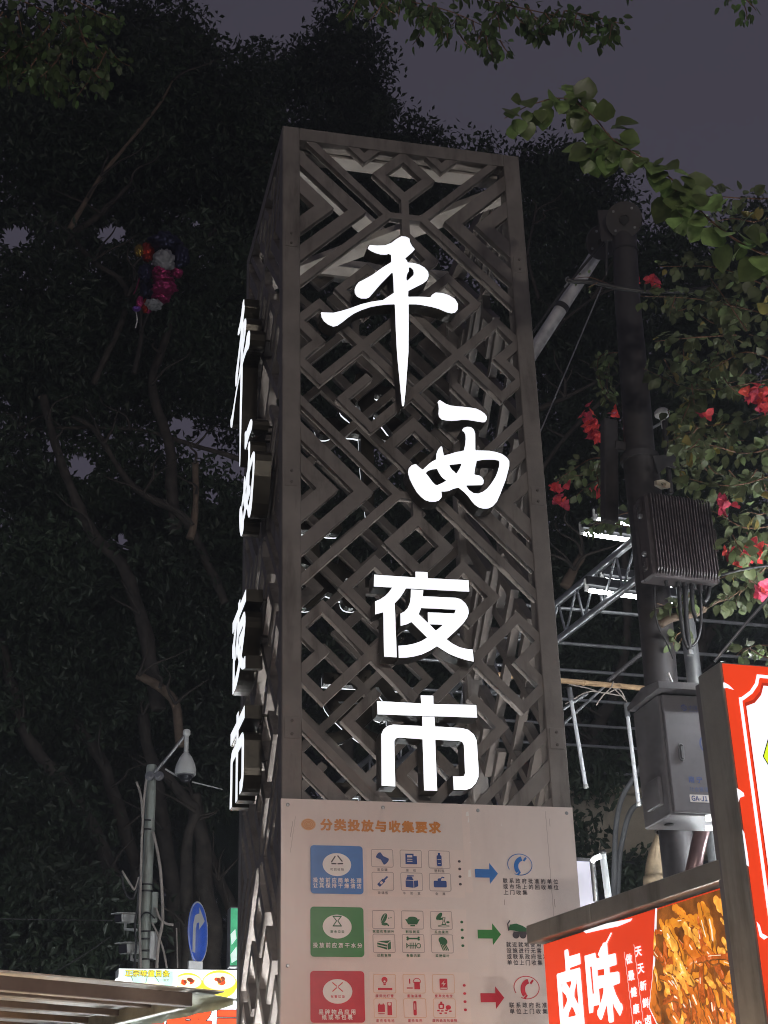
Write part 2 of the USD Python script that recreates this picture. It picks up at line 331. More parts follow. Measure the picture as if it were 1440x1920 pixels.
def lattice(fr, width, zmin):
    half = width / 2; k = (half - PW) / .517; ztop = 6.288
    clip = sbox(-half + PW - .002, zmin, half - PW + .002, ztop)
    S = lambda g: affinity.scale(g, k, 1, origin=(0, 0))
    buf = lambda pts, w: LineString(pts).buffer(w / 2, cap_style=2, join_style=2)
    out = []; used = Polygon()
    def push(g):
        nonlocal used
        g = S(g).intersection(clip).difference(used)
        for p in getattr(g, 'geoms', [g]):
            if p.geom_type == 'Polygon' and p.area > 2e-4: out.append(p)
        used = used.union(g.buffer(1e-6))
    mir = lambda pts, sx, sh, h0: [(sx * x, h0 + sh * (h - h0)) for x, h in pts]
    for z in HUBS:
        if z < zmin - .6: continue
        T = lambda g: affinity.translate(g, 0, z)
        for s in (1, -1):
            dia = Polygon([(0, .157), (.157, 0), (0, -.157), (-.157, 0)], [[(0, .090), (.090, 0), (0, -.090), (-.090, 0)]])
            push(T(affinity.translate(dia, 0, .235 * s)))
        push(T(sbox(-.092, -.016, .092, .016)))
        push(T(sbox(-.019, -.1, .019, .1)))
        for sx in (1, -1):
            for sh in (1, -1):
                push(T(buf([(sx * .085, 0), (sx * .54, sh * .455)], .037)))
        for sx in (1, -1):
            for a, b in ((.322, .234), (.166, .070)):
                e = .53
                push(T(Polygon([(sx * (.517 - a), 0), (sx * e, a + e - .517), (sx * e, b + e - .517), (sx * (.517 - b), 0), (sx * e, -b - e + .517), (sx * e, -a - e + .517)])))
    for z in [h - .745 for h in HUBS] + [HUBS[0] + .745]:
        if z < zmin - .5: continue
        T = lambda g: affinity.translate(g, 0, z)
        base = [(.199, .160), (.327, .291), (.196, .422), (-.225, 0), (-.426, -.201), (-.535, -.092)]
        for sx in (1, -1):
            for sh in (1, -1):
                push(T(buf([(sx * x, sh * h) for x, h in base], .040)))
        for sx in (1, -1):
            push(T(Polygon([(sx * (.517 - .119), 0), (sx * .53, .132), (sx * .53, .069), (sx * (.517 - .056), 0), (sx * .53, -.069), (sx * .53, -.132)])))
    # each panel: its rails carry the bars
    top = MB().poly(sbox(-half + PW + .0005, ztop, half - PW - .0005, TH - .003), lambda u, w, o: fr(np.asarray(u) + half, w, o), -.075, -.0005)
    panel = put(tower, 'lattice_panel', top.m(), lattice_mat)
    for p in out:
        put(panel, 'lattice_bar', MB().poly(p, lambda u, w, o: fr(np.asarray(u) + half, w, o), -.046, -.006).m(), lattice_mat)
lattice(f_front, TW, 2.86); lattice(f_left, TD, .62); lattice_mat = m_tower_shade; lattice(f_right, TW - (TW - TD), .62); lattice(f_back, TW, .62)
# flat cross braces under the open top, and a base plinth
zb = 6.17
for p, q, dz in ((TA + .08 * TU + (TD - .08) * TV, TA + (TW - .08) * TU + .08 * TV, 0), (TA + .08 * TU + .08 * TV, TA + (TW - .08) * TU + (TD - .08) * TV, .042)):
    put(tower, 'top_brace', MB().bar(p + (zb + dz) * TZ, q + (zb + dz) * TZ, .11, .04, bev=.003).m(), m_beam_lit)
for p, q in ((TA + .09 * TU + .13 * TV, TA + (TW - .09) * TU + .13 * TV), (TA + .09 * TU + (TD - .13) * TV, TA + (TW - .09) * TU + (TD - .13) * TV)):
    put(tower, 'ring_beam', MB().bar(p + 6.30 * TZ, q + 6.30 * TZ, .09, .05, bev=.003).m(), m_beam_lit)
put(tower, 'plinth', MB().frame_box(TA - .03 * TU - .03 * TV, (TW + .06) * TU, (TD + .06) * TV, .6 * TZ, .01).m(), m_tower_shade)
# character letters on three sides: metal returns and lit acrylic faces
GL = {}
for k, v in GLYPHS.items():
    P = lambda s: np.array([[float(a) for a in t.split(',')] for t in s.split()]) / 1000
    def rnd(a):
        c = np.vstack([a, a[:1]])
        return c
    GL[k] = [Polygon(P(o), [P(h) for h in hs]).buffer(0) for o, hs in v]
def smooth_poly(g):   # round the brush strokes' polygon corners
    return g.buffer(-.004, join_style=1).buffer(.008, join_style=1).buffer(-.004, join_style=1).simplify(.0008)
for fr, w, side in ((f_front, TW, 'front'), (f_left, TD, 'left'), (f_back, TW, 'back')):
    for k in ('ping', 'xi', 'ye', 'shi'):
        g = unary_union(GL[k]) if k in ('ping',) else MultiPolygon(GL[k])
        if k in ('ping', 'xi'): g = MultiPolygon([smooth_poly(p) for p in getattr(g, 'geoms', [g])])
        up = {'ping': .02, 'xi': .07, 'ye': .095, 'shi': .11}[k] if side == 'left' else 0   # the left face's letters were mounted a little higher
        F = (lambda u, z, o, fr=fr, w=w, up=up: fr(np.asarray(u) - .6 + w / 2, np.asarray(z) + up, o))
        bk = .072 if side == 'back' else .0912   # far side faces glow deeper, standing in for light caught on the returns
        mb = MB().poly(g.buffer(.0035, join_style=2), F, .016, bk)
        for p in getattr(g, 'geoms', [g]):      # stand-off pins back to the lattice
            for u in np.linspace(p.bounds[0] + .04, p.bounds[2] - .04, 3):
                seg = p.intersection(LineString([(u, 0), (u, 9)]))
                if seg.is_empty: continue
                zz = seg.centroid.y
                mb.tube(np.vstack([F(u, zz, -.02), F(u, zz, .018)]), .006, 6)
        L = put(tower, 'channel_letter', mb.m(), m_return)
        put(L, 'letter_face', MB().poly(g, F, bk + .0005, .0935).m(), m_letter)

# ---------------------------------------------------------------- notice board on the tower front
nb = thing('notice_board', 'large pale laminated board of waste sorting rules on the tower front', 'notice board', TA + np.array([0, 0, 1.2]))
B0 = .030
put(nb, 'board', MB().poly(sbox(-.006, 1.25, 1.192, 3.049), f_front, .004, B0).m(), m_board)
def pr(g, mat, parent, name, lvl=1, label=None):
    return put(parent, name, MB().poly(g, f_front, B0 + .0012 * lvl).m(), mat, label=label)
def rrect(x0, z0, x1, z1, r): return sbox(x0 + r, z0 + r, x1 - r, z1 - r).buffer(r, quad_segs=4)
def outline(g, w): return g.difference(g.buffer(-w))
def ell(x, z, rx, rz, n=20): return affinity.translate(affinity.scale(Point(0, 0).buffer(1, quad_segs=n // 4), rx, rz), x, z)
pr(ell(.101, 2.950, .029, .023), m_coin, nb, 'header_emblem')
pr(unary_union([outline(ell(.101, 2.95, r, r * .8), .0022) for r in (.024, .017, .010)]), m_orange, nb, 'header_emblem', 2)
pr(text('分类投放与收集要求', .046, .148, 2.934, 3, pitch=.0545, sx=1.05), m_orange, nb, 'header_text')
for k, (x0, z0, x1, z1) in enumerate(((.33, 2.68, .72, 2.865), (.33, 2.45, .72, 2.635), (.33, 2.21, .72, 2.40))):
    pr(sbox(x0, z0, x1, z1), m_patch, nb, 'pale_panel', .5)
ST = lambda pts, w: LineString(pts).buffer(w / 2, cap_style=1, join_style=1, quad_segs=3)
U_ = unary_union
BX = lambda a, b, c, d: sbox(a, b, c, d)
EL = lambda x, y, rx, ry: affinity.translate(affinity.scale(Point(0, 0).buffer(1, quad_segs=5), rx, ry), x, y)
R_ = lambda g, a: affinity.rotate(g, a, origin=(0, 0))
icons = {
 'can': R_(U_([EL(0, .34, .24, .1), Polygon([(-.24, .34), (.24, .34), (.16, .05), (.27, -.34), (-.27, -.34), (-.14, .02)]), EL(0, -.34, .27, .1)]), 50),
 'paper': BX(-.38, -.36, .42, .36).difference(U_([BX(-.26, .1, .1, .26), BX(-.26, -.06, .1, 0), BX(-.26, -.2, .1, -.14), BX(.2, .2, .43, .4)])),
 'bottle': U_([BX(-.07, .3, .07, .46), rrect(-.17, -.46, .17, .3, .08)]).difference(U_([BX(-.13, -.02, .13, .02), BX(-.1, -.3, .1, -.26)])),
 'glass': R_(U_([BX(-.06, .05, .06, .46), rrect(-.13, -.44, .13, .12, .05)]).difference(BX(-.08, -.25, .08, -.05)), -45),
 'carton': U_([Polygon([(-.42, -.36), (.12, -.42), (.12, .06), (-.42, .08)]), Polygon([(.16, -.42), (.44, -.3), (.44, .1), (.16, .06)]), Polygon([(-.4, .13), (.14, .11), (.02, .34), (-.3, .34)]), BX(-.3, .36, .16, .44)]),
 'tin': U_([rrect(-.45, -.35, .45, .1, .08), EL(-.05, .16, .12, .12), ST([(0, .2), (.15, .35), (.28, .32)], .07)]),
 'leaf': U_([R_(EL(0, .1, .18, .36), -25), EL(.08, -.3, .22, .1), EL(.32, -.38, .06, .06), EL(.36, .1, .05, .04), EL(.52, .14, .04, .05)]).difference(ST([(-.15, -.15), (.14, .38)], .03)),
 'bowl': U_([Polygon([(-.5, .05), (.5, .05), (.3, -.3), (-.3, -.3)]), EL(0, .08, .34, .14), BX(-.16, -.42, .16, -.34)]),
 'core': U_([R_(EL(-.28, .12, .14, .3), -40), EL(-.1, .1, .2, .08), outline(Polygon([(.05, .2), (.3, .2), (.24, -.05), (.34, -.3), (0, -.3), (.1, -.05)]), .05), EL(.45, -.12, .12, .07), outline(EL(.15, -.38, .4, .08), .03)]),
 'cake': U_([Polygon([(-.46, .05), (.2, -.1), (.2, -.22), (-.46, -.08)]), Polygon([(-.46, -.14), (.2, -.28), (.2, -.42), (-.46, -.22)]), Polygon([(-.46, .12), (.46, .2), (.22, .0)]), Polygon([(.25, -.04), (.46, .14), (.46, -.36), (.25, -.42)])]),
 'fish': U_([BX(-.36, .28, .36, .38), EL(-.38, .4, .08, .07), EL(-.38, .27, .08, .07), EL(.38, .4, .08, .07), EL(.38, .27, .08, .07), outline(Polygon([(-.48, .05), (-.3, -.12), (-.48, -.34)]), .05), *[BX(x, -.34, x + .05, .06) for x in (-.24, -.12, 0, .12)], ST([(-.3, -.14), (.2, -.14)], .05), outline(EL(.36, -.14, .16, .17), .05)]),
 'cabbage': U_([R_(EL(-.05, .2, .32, .24), -30), *[ST([(-.15 + .1 * i, .1), (.05 + .12 * i, -.42)], .07) for i in range(4)]]),
 'bulb': U_([EL(0, .24, .2, .2), BX(-.08, -.1, .08, -.02), BX(-.1, .0, .1, .06), BX(-.45, -.42, .5, -.28)]).difference(EL(0, .14, .07, .06)),
 'bucket': U_([BX(0, -.36, .38, .1), outline(EL(.19, .1, .28, .28), .05).intersection(BX(-.2, .1, .6, .5)), BX(-.06, .06, .44, .12), BX(-.34, 0, -.26, .32), BX(-.5, -.32, -.1, -.24)]),
 'power': rrect(-.26, -.38, .26, .34, .05).difference(U_([Polygon([(.08, .22), (-.16, -.02), (0, -.02), (-.06, -.2), (.16, .04), (.0, .04)]), BX(-.22, -.33, .22, -.25)])),
 'battery': U_([rrect(-.48, -.25, -.02, .24, .04), BX(-.42, .22, -.34, .3), BX(-.16, .22, -.08, .3), BX(-.46, -.38, -.04, -.32), BX(.14, -.44, .44, .38)]).difference(EL(.29, .26, .1, .1)),
 'spray': rrect(-.11, -.46, .11, .46, .08).difference(BX(-.04, -.1, .02, .3)),
 'pills': U_([rrect(-.4, -.05, -.02, .3, .08), BX(-.28, .28, -.14, .42), EL(.26, .05, .18, .15), *[BX(x, y, x + .17, y + .09) for x, y in ((-.5, -.2), (-.24, -.22), (.04, -.18), (.3, -.24), (-.36, -.38), (-.02, -.36))]]),
}
icons['pills'] = icons['pills'].difference(BX(-.31, .02, -.12, .2))
rows = [
 (2.870, m_blue, m_blue_d, 'blue', '可回收物', ['投放前应简单处理', '让其保持干燥清洁'], ['can', 'paper', 'bottle', 'glass', 'carton', 'tin'], ['易拉罐', '报 纸', '塑料瓶', '玻璃瓶', '牛 奶 盒', '金 属'], ['联系政府批准的单位', '或市场上的回收单位', '上门收集']),
 (2.637, m_green, m_green_d, 'green', '厨余垃圾', ['投放前应沥干水分'], ['leaf', 'bowl', 'core', 'cake', 'fish', 'cabbage'], ['家庭花草树叶', '剩饭剩菜', '瓜皮果壳', '过期食物', '骨骼内脏', '菜梗菜叶'], ['就近就地使用', '设施进行无害', '或联系政府批准', '单位上门收集']),
 (2.402, m_red, m_red, 'red', '有害垃圾', ['易碎物品应用', '纸或布包裹'], ['bulb', 'bucket', 'power', 'battery', 'spray', 'pills'], ['废荧光灯管', '废油漆桶', '废弃充电宝', '废充电电池', '废杀虫剂', '废药品及包装物'], ['联系政府批准', '单位上门收集']),
]
for ri, (zt, mc, mi, cname, badge, lines, ics, caps, instr) in enumerate(rows):
    dx = -.002 * ri
    card = pr(rrect(.108 + dx, zt - .184, .314 + dx, zt, .013), mc, nb, 'category_card', 2, label=f'{cname} card with an oval badge')
    cx = .211 + dx
    pr(ell(cx, zt - .073, .056, .044, 28), m_pale, card, 'oval_badge', 3)
    if ri == 0:
        sym = U_([ST([(cx - .021, zt - .063), (cx - .007, zt - .042)], .005), ST([(cx + .004, zt - .040), (cx + .020, zt - .060)], .005), ST([(cx - .020, zt - .070), (cx - .004, zt - .070)], .005), ST([(cx + .004, zt - .070), (cx + .022, zt - .069)], .005)])
        my = m_ink
    elif ri == 1:
        sym = outline(Polygon([(cx - .015, zt - .036), (cx + .015, zt - .036), (cx + .002, zt - .052), (cx + .015, zt - .070), (cx - .015, zt - .070), (cx - .002, zt - .052)]).buffer(.002), .0035)
        sym = U_([sym, ST([(cx - .016, zt - .035), (cx + .016, zt - .035)], .004), ST([(cx - .016, zt - .071), (cx + .016, zt - .071)], .004)]); my = m_green_d
    else:
        sym = U_([ST([(cx - .019, zt - .042), (cx - .003, zt - .055)], .0035), ST([(cx + .019, zt - .042), (cx + .003, zt - .055)], .0035), ST([(cx - .019, zt - .073), (cx - .003, zt - .060)], .0035), ST([(cx + .019, zt - .073), (cx + .003, zt - .060)], .0035)]); my = m_red
    pr(sym, my, card, 'badge_symbol', 4)
    pr(text(badge, .0115, cx - .027, zt - .096, 1, pitch=.0142), m_grey_ink if ri == 0 else my, card, 'badge_text', 4)
    for li, ln in enumerate(lines):
        p_ = .0243; h_ = .0195
        x0 = .117 + dx if len(ln) == 8 else .211 + dx - len(ln) * p_ / 2
        zz = (zt - .137 - .0205 * li) if ri == 0 else (zt - .150 - .0185 * li) if ri == 2 else zt - .146
        pr(text(ln, h_, x0, zz - .003, 1, pitch=p_), m_pale, card, 'card_text', 3)
    for i in range(6):
        c, r = i % 3, i // 3
        x0 = .348 + dx + .1145 * c; z1 = zt - .010 - .088 * r
        pr(outline(rrect(x0, z1 - .069, x0 + .087, z1, .006), .0016), m_coin if ri == 2 else m_grey_ink if ri == 0 else m_grey_ink, nb, 'pictogram_frame', 2)
        g = affinity.translate(affinity.scale(icons[ics[i]], .058, .056, origin=(0, 0)), x0 + .0435, z1 - .0345)
        pr(g, mi, nb, 'pictogram', 2)
        cp = caps[i]; n = len(cp); ph = min(.0145, .098 / n)
        pr(text(cp, .0118, x0 + .0435 - n * ph / 2, z1 - .083, 1, pitch=ph), m_grey_ink if ri == 0 else mi, nb, 'caption', 2)
    for i in range(4):
        pr(ell(.702 + dx, zt - .050 - .0295 * i, .0062, .0052, 12), m_ink if ri == 0 else mi, nb, 'dot', 2)
    za = zt - .0945
    pr(Polygon([(.764 + dx, za + .0165), (.823 + dx, za + .0165), (.824 + dx, za + .042), (.858 + dx, za), (.823 + dx, za - .041), (.823 + dx, za - .0165), (.764 + dx, za - .0165)]), mc, nb, 'arrow', 2)
    if ri != 1:
        c = (.951 - .0025 * ri, zt - .057)
        ring = outline(ell(c[0], c[1], .052, .043, 40), .003).difference(Polygon([(c[0] - .06, c[1] - .02), (c[0] - .02, c[1] - .02), (c[0] - .028, c[1] - .05), (c[0] - .06, c[1] - .05)]))
        arc = [(c[0] + .030 * math.cos(t) + .014, c[1] + .032 * math.sin(t) - .008) for t in np.linspace(1.75, 3.85, 10)]
        hs = LineString(arc).buffer(.009, cap_style=2)
        hs = U_([hs, affinity.translate(R_(BX(-.004, -.009, .004, .009), -40), c[0] + .022, c[1] + .021), affinity.translate(R_(BX(-.004, -.009, .004, .009), -40), c[0] - .006, c[1] - .034)])
        pr(U_([ring, hs]), mc, nb, 'phone_icon', 2)
    else:
        tx, tz = .886, 2.548
        pr(U_([Polygon([(tx, tz + .012), (tx + .008, tz + .032), (tx + .035, tz + .036), (tx + .06, tz + .028), (tx + .09, tz + .01), (tx + .09, tz)])]), m_green_d, nb, 'truck_icon', 2)
        pr(U_([ST([(tx + .002, tz + .01), (tx - .001, tz + .034), (tx + .008, tz + .046)], .005), BX(tx + .02, tz - .006, tx + .13, tz + .006), ell(tx + .03, tz - .008, .014, .013, 16), ell(tx + .058, tz - .008, .014, .013, 16), ell(tx + .115, tz - .008, .014, .013, 16)]), m_ink, nb, 'truck_icon', 3)
    z0 = zt - .127 if ri != 1 else zt - .138
    for li, ln in enumerate(instr):
        pr(text(ln, .0205, .876 + dx, z0 - .0225 * li - .002, 1, pitch=.0262 if ri != 1 else .0245), m_ink, nb, 'instruction_text', 2)
pr(U_([ST([(1.075, 3.03), (1.078, 2.6)], .0012), ST([(.879, 2.675), (.879, 2.655)], .002), ST([(1.085, 2.68), (1.086, 2.65)], .002), ST([(1.09, 3.0), (1.09, 2.97)], .0015), ST([(.04, 2.96), (.03, 2.90)], .0015), ST([(.05, 2.98), (.03, 2.84)], .001)]), m_scratch, nb, 'scratch', .6)

pr(rrect(.722, 2.70, .752, 3.035, .004), m_patch, nb, 'tape_strip', .5)  # pale strip painted for a lamp reflection on the laminate
for k, (x0, z0, x1, z1) in enumerate(((.738, 3.00, .752, 3.02), (.745, 2.975, .751, 3.0), (.742, 2.893, .754, 2.897), (.884, 2.965, .888, 2.98), (.735, 2.76, .749, 2.79))):
    pr(Polygon([(x0, z0), (x1, z0 + .002), (x1 - .002, z1), (x0 + .003, z1 - .003)]), m_pale, nb, 'scuff', .8)

for u_ in (.02, .40, .79, 1.165):
    for z_ in (3.025, 2.42, 1.85, 1.30):
        if (u_ in (.40, .79)) and z_ not in (3.025, 1.30): continue
        c_ = f_front(u_, z_, B0)[0]; put(nb, 'screw', MB().lathe(c_, -TV, [(.0075, -.001), (.0075, .002), (.004, .0035), (0, .0035)], 10).m(), m_galv)
# welded joint plates and bolts on the corner posts
for k, z_ in enumerate((4.42, 5.66, 3.30)):
    for u_ in (.0, TW - PW):
        o_ = f_front(u_ + .012, z_, .0005)[0]
        pth = put(tower, 'joint_plate', MB().frame_box(o_, TU * (PW - .024), -TV * .003, TZ * .09, .001).m(), m_tower)
        for q in (.018, .072): put(pth, 'bolt', MB().lathe(o_ + TU * (PW / 2 - .012) + TZ * q - TV * .0032, -TV, [(.007, 0), (.007, .004), (0, .005)], 6).m(), m_tower_shade)
# ---------------------------------------------------------------- more geometry helpers
def project(p):
    d = np.asarray(p, float) - EYE; w = d @ _F
    return np.array([720 + FPX * (d @ CR) / w, 960 - FPX * (d @ CU) / w])
def along(P0, d, px):
    """distance along direction d from P0 at which the line is seen at column px"""
    lo, hi = 0.0, 4.0; s = np.sign(project(P0 + d * hi)[0] - project(P0)[0])
    for _ in range(50):
        mid = (lo + hi) / 2
        if (project(P0 + d * mid)[0] - px) * s < 0: lo = mid
        else: hi = mid
    return lo
def yawdir(deg): return np.array([math.cos(math.radians(deg)), math.sin(math.radians(deg)), 0.0])
def face(O, deg):
    """plane frame of an upright sign: origin O, reading direction at yaw deg; and the pixel -> plane map"""
    ex = yawdir(deg); n = np.array([ex[1], -ex[0], 0.0])
    def uz(px, py):
        p = at_plane(px, py, O, n); return (float((p - O) @ ex), float(p[2] - O[2]))
    return plane_frame(O, ex, TZ, n), uz, ex, n
def flat(parent, name, g, fr, off, mat, label=None):
    return put(parent, name, MB().poly(g, fr, off).m(), mat, label=label)
def pxs(pts, Y): return np.array([at(x, y, Y) for x, y in pts])
def pm(Y, px, py): return float(np.linalg.norm(at(px, py, Y) - EYE)) / FPX      # metres per photo pixel there

# ---------------------------------------------------------------- left: camera pole
YP = 11.0; k = pm(YP, 280, 1600)
p0 = at(284, 1452, YP); ground = lambda p: np.array([p[0], p[1], .0])
cp = thing('surveillance_pole', 'pale green steel post with taped conduits and small boxes, left of the tower', 'post', ground(p0))
top = np.array([p0[0], p0[1], p0[2]])
put(cp, 'pole', MB().tube([ground(p0) + TZ * .02, top], [.05, .037], 16).m(), m_pole_white, smooth=40)
put(cp, 'pole_cap', MB().lathe(top, TZ, [(0.0, -.002), (.042, 0), (.042, .05), (.036, .07), (0, .072)], 16).m(), m_pole_white, smooth=40)
br = MB()
for s in (-1, 1):
    br.lathe(at(284 + 9 * s + 6, 1456, YP - .06), (0, -1, 0.1), [(0, 0), (.035, 0), (.035, .02), (.014, .022), (.014, .035), (0, .036)], 12)
br.bar(at(278, 1456, YP - .04), at(301, 1454, YP - .04), .05, .03, bev=.004)
put(cp, 'bracket', br.m(), m_galv)
put(cp, 'arm', MB().tube(pxs([(290, 1449), (318, 1416), (346, 1380)], YP - .05), .013, 8).m(), m_galv, smooth=True)
dc = thing('dome_camera', 'white pear shaped dome surveillance camera hanging from a curved arm', 'camera', at(350, 1374, YP - .05))
c0 = at(350, 1374, YP - .05)
put(dc, 'end_cap', MB().lathe(c0 - TZ * .028, TZ, [(0, 0), (.02, .003), (.029, .015), (.029, .04), (.02, .053), (0, .056)], 18).m(), m_white, smooth=40)
put(dc, 'stem', MB().lathe(c0 - TZ * .155, TZ, [(.016, 0), (.02, .01), (.016, .02), (.018, .03), (.018, .13)], 14).m(), m_white, smooth=40)
put(dc, 'housing', MB().lathe(c0 - TZ * .33, TZ, [(.06, 0), (.078, .003), (.080, .02), (.080, .045), (.070, .085), (.048, .135), (.028, .165), (.016, .178), (0, .179)], 28).m(), m_white, smooth=35)
put(dc, 'dome', MB().lathe(c0 - TZ * .385, TZ, [(0, 0), (.03, .006), (.048, .025), (.054, .05), (.054, .062)], 24).m(), m_glass, smooth=True)
put(dc, 'rim', MB().lathe(c0 - TZ * .338, TZ, [(.055, 0), (.066, .001), (.066, .008), (.055, .009)], 24).m(), m_grey, smooth=30)
put(cp, 'antenna_rod', MB().tube(pxs([(310, 1442), (332, 1455)], YP), .007, 6).m(), m_white)
put(cp, 'antenna_rod', MB().tube(pxs([(360, 1466), (417, 1480)], YP), [.006, .003], 6).m(), m_white)
for nm, pts, r, mt in (('conduit', [(275, 1456), (270, 1500), (266, 1570), (264, 1650), (262, 1722), (264, 1815)], .010, m_cable_pale),
                   ('conduit', [(287, 1560), (296, 1600), (302, 1646), (305, 1723), (297, 1770), (294, 1815)], .012, m_cable_pale),
                   ('conduit', [(256, 1466), (264, 1492), (268, 1540)], .010, m_cable_pale),
                   ('cable', [(229, 1633), (238, 1648), (246, 1660), (252, 1668), (258, 1655), (260, 1645)], .009, m_cable_pale),
                   ('cable', [(229, 1640), (232, 1664), (240, 1682), (250, 1684), (258, 1660), (262, 1640)], .009, m_cable),
                   ('cable', [(292, 1702), (300, 1722), (312, 1732), (325, 1734)], .010, m_cable_pale),
                   ('cable', [(263, 1722), (270, 1712), (280, 1712), (290, 1722)], .006, m_cable),
                   ('cable', [(285, 1730), (295, 1750), (306, 1780), (313, 1815)], .008, m_cable_pale),
                   ('cable', [(333, 1815), (332, 1770), (331, 1740)], .005, m_cable_pale),
                   ('cable', [(252, 1815), (255, 1770), (253, 1735), (258, 1700), (260, 1660)], .008, m_cable)):
    put(cp, nm, MB().tube(spline(pxs(pts, YP - .07)), r, 6).m(), mt, smooth=True)
for y in (1540, 1557, 1660, 1672, 1748, 1762, 1784, 1800):
    c = at(275, y, YP); put(cp, 'strap', MB().lathe(c - TZ * .006, (.02, .0, 1), [(.050, 0), (.052, .001), (.052, .012), (.050, .013)], 14).m(), m_black)
def ubox(parent, name, x0, x1, y0, y1, Y, d, mat, bev=.004, deg=17):
    """upright box whose front spans these photo columns and rows at depth Y"""
    o = at(x0, y1, Y); ex = yawdir(deg); w = along(o, ex, x1); h = at(x0, y0, Y)[2] - o[2]
    return put(parent, name, MB().frame_box(o, ex * w, np.array([-ex[1], ex[0], 0]) * d, TZ * h, bev).m(), mat)
ubox(cp, 'junction_box', 284, 295, 1672, 1729, YP - .05, .06, m_pole_white)
ubox(cp, 'meter_box', 280, 296, 1746, 1797, YP - .06, .07, m_white)
def bullet(x, y, label, s, deg):
    o = at(x, y, YP - .05); b = thing('bullet_camera', label, 'camera', o)
    d = -yawdir(deg) ; d = np.array([d[0], d[1], -.12]); d /= np.linalg.norm(d)
    a = np.cross(d, TZ); a /= np.linalg.norm(a); u = np.cross(a, d)
    put(b, 'body', MB().frame_box(o - a * .035 * s - u * .03 * s, a * .07 * s, -d * .17 * s, u * .06 * s, .006).m(), m_white)
    put(b, 'hood', MB().frame_box(o - a * .045 * s + u * .032 * s + d * .03 * s, a * .09 * s, -d * .2 * s, u * .008, .002).m(), m_white)
    put(b, 'lens_face', MB().frame_box(o - a * .030 * s - u * .026 * s + d * .001, a * .06 * s, d * .006, u * .052 * s, .001).m(), m_glass)
    e = at(257, y + 22, YP)
    put(b, 'mount_arm', MB().tube(np.array([o - d * .08 * s - u * .03, o - d * .08 * s - u * .075, e]), .011, 8).m(), m_white)
    return b
bullet(222, 1722, 'smaller white bullet camera, upper of two on the post', 1.0, 62)
bullet(231, 1779, 'larger white bullet camera, lower of two on the post', 1.15, 62)

# ---------------------------------------------------------------- left: blue turn sign, its plate, green box
YS = 12.0; c = at(371.6, 1748, YS); k = pm(YS, 371, 1748)
vd = (c - EYE); vd[2] = 0; vd /= np.linalg.norm(vd); base_yaw = math.degrees(math.atan2(vd[1], vd[0])) - 90
ts = thing('turn_sign', 'round blue road sign with a white right turn arrow', 'road sign', ground(c))
fr, uz, ex, n = face(c, base_yaw + 71)
r = 53.6 * k
put(ts, 'sign_disc', MB().poly(Point(0, 0).buffer(r, quad_segs=12), fr, -.004, 0).m(), M('sign_blue', (.05, .16, .80), .35, var=.15, scale=12, stain=((.35, .40, .62), 9, .5)))
flat(ts, 'rim', outline(Point(0, 0).buffer(r, quad_segs=12), .012), fr, .002, m_pale)
arr = U_([LineString([(-.10, -.17), (-.10, .03), (-.07, .09), (-.01, .11), (.02, .11)]).buffer(.034, cap_style=2, join_style=1), Polygon([(.01, .20), (.15, .11), (.01, .02)])])
flat(ts, 'arrow', affinity.scale(arr, r / .24, r / .24, origin=(0, 0)), fr, .002, m_pale)
put(ts, 'sign_post', MB().tube([ground(c) - n * .035 + TZ * .02, c - n * .035 + TZ * r * .8], .03, 12).m(), m_galv, smooth=True)
ubox(ts, 'plate', 354, 380, 1801, 1819, YS - .1, .02, m_pale, .002, deg=40)
gs = thing('green_light_box', 'narrow lit green and white box sign at the left edge of the tower', 'lit sign', ground(at(420, 1755, 9.6)))
ubox(gs, 'housing', 430, 476, 1700, 1812, 9.6, .1, m_grey)
fr, uz, ex, n = face(at(430, 1812, 9.6), 17)
a, b = uz(431, 1810), uz(475, 1704)
flat(gs, 'lit_face', sbox(a[0], a[1], b[0], b[1]), fr, .003, E('green_lit', (.06, .42, .20), .55, var=.2, scale=10))
g_ = [Polygon([uz(432, 1752), uz(441, 1742), uz(443, 1760), uz(434, 1772)]), Polygon([uz(432, 1790), uz(443, 1775), uz(444, 1800), uz(434, 1806)])]
flat(gs, 'print_shape', MultiPolygon(g_), fr, .0045, E('pale_lit', (.7, .9, .82), .6))

# ---------------------------------------------------------------- left: snack stall light box
m_lit_white = E('lit_white', (.93, .97, 1.0), .95)
m_lit_mint = E('lit_mint', (.60, .85, .74), .7, var=.12, scale=8)
m_lit_yellow = E('lit_yellow', (.88, .74, .05), .75, var=.12, scale=14)
m_lit_cream = E('lit_cream', (.95, .90, .62), .8, var=.1, scale=10)
m_lit_orange = E('lit_orange', (.90, .35, .05), .9, var=.2, scale=25)
m_lit_brown = E('lit_brown', (.24, .05, .02), .7, var=.3, scale=30)
m_lit_red = E('lit_red', (.80, .07, .015), .75, var=.06)
m_lit_black = E('lit_black', (.03, .02, .03), .3)
m_lit_grey = E('lit_grey', (.35, .36, .38), .8)
O = at(222, 1815, 8.5)
sb = thing('snack_stall_sign', 'lit white stall sign with bun pictures, yellow lettering and big red characters', 'lit sign', ground(O))
fr, uz, ex, n = face(O, 17.5)
W_ = 1.0
put(sb, 'cabinet', MB().frame_box(O - TZ * .158, ex * W_, -n * .12, TZ * .158, .004).m(), m_white)
put(sb, 'lower_cabinet', MB().frame_box(O - TZ * .98 - n * .02, ex * W_, -n * .1, TZ * .815, .004).m(), m_white)
flat(sb, 'lit_face', sbox(.004, -.154, W_ - .004, -.004), fr, .002, m_lit_white)
flat(sb, 'lit_face', sbox(.004, -.976, W_ - .004, -.168), fr, -.018, m_lit_white)
def Q(*p): return Polygon([uz(x, y) for x, y in p])
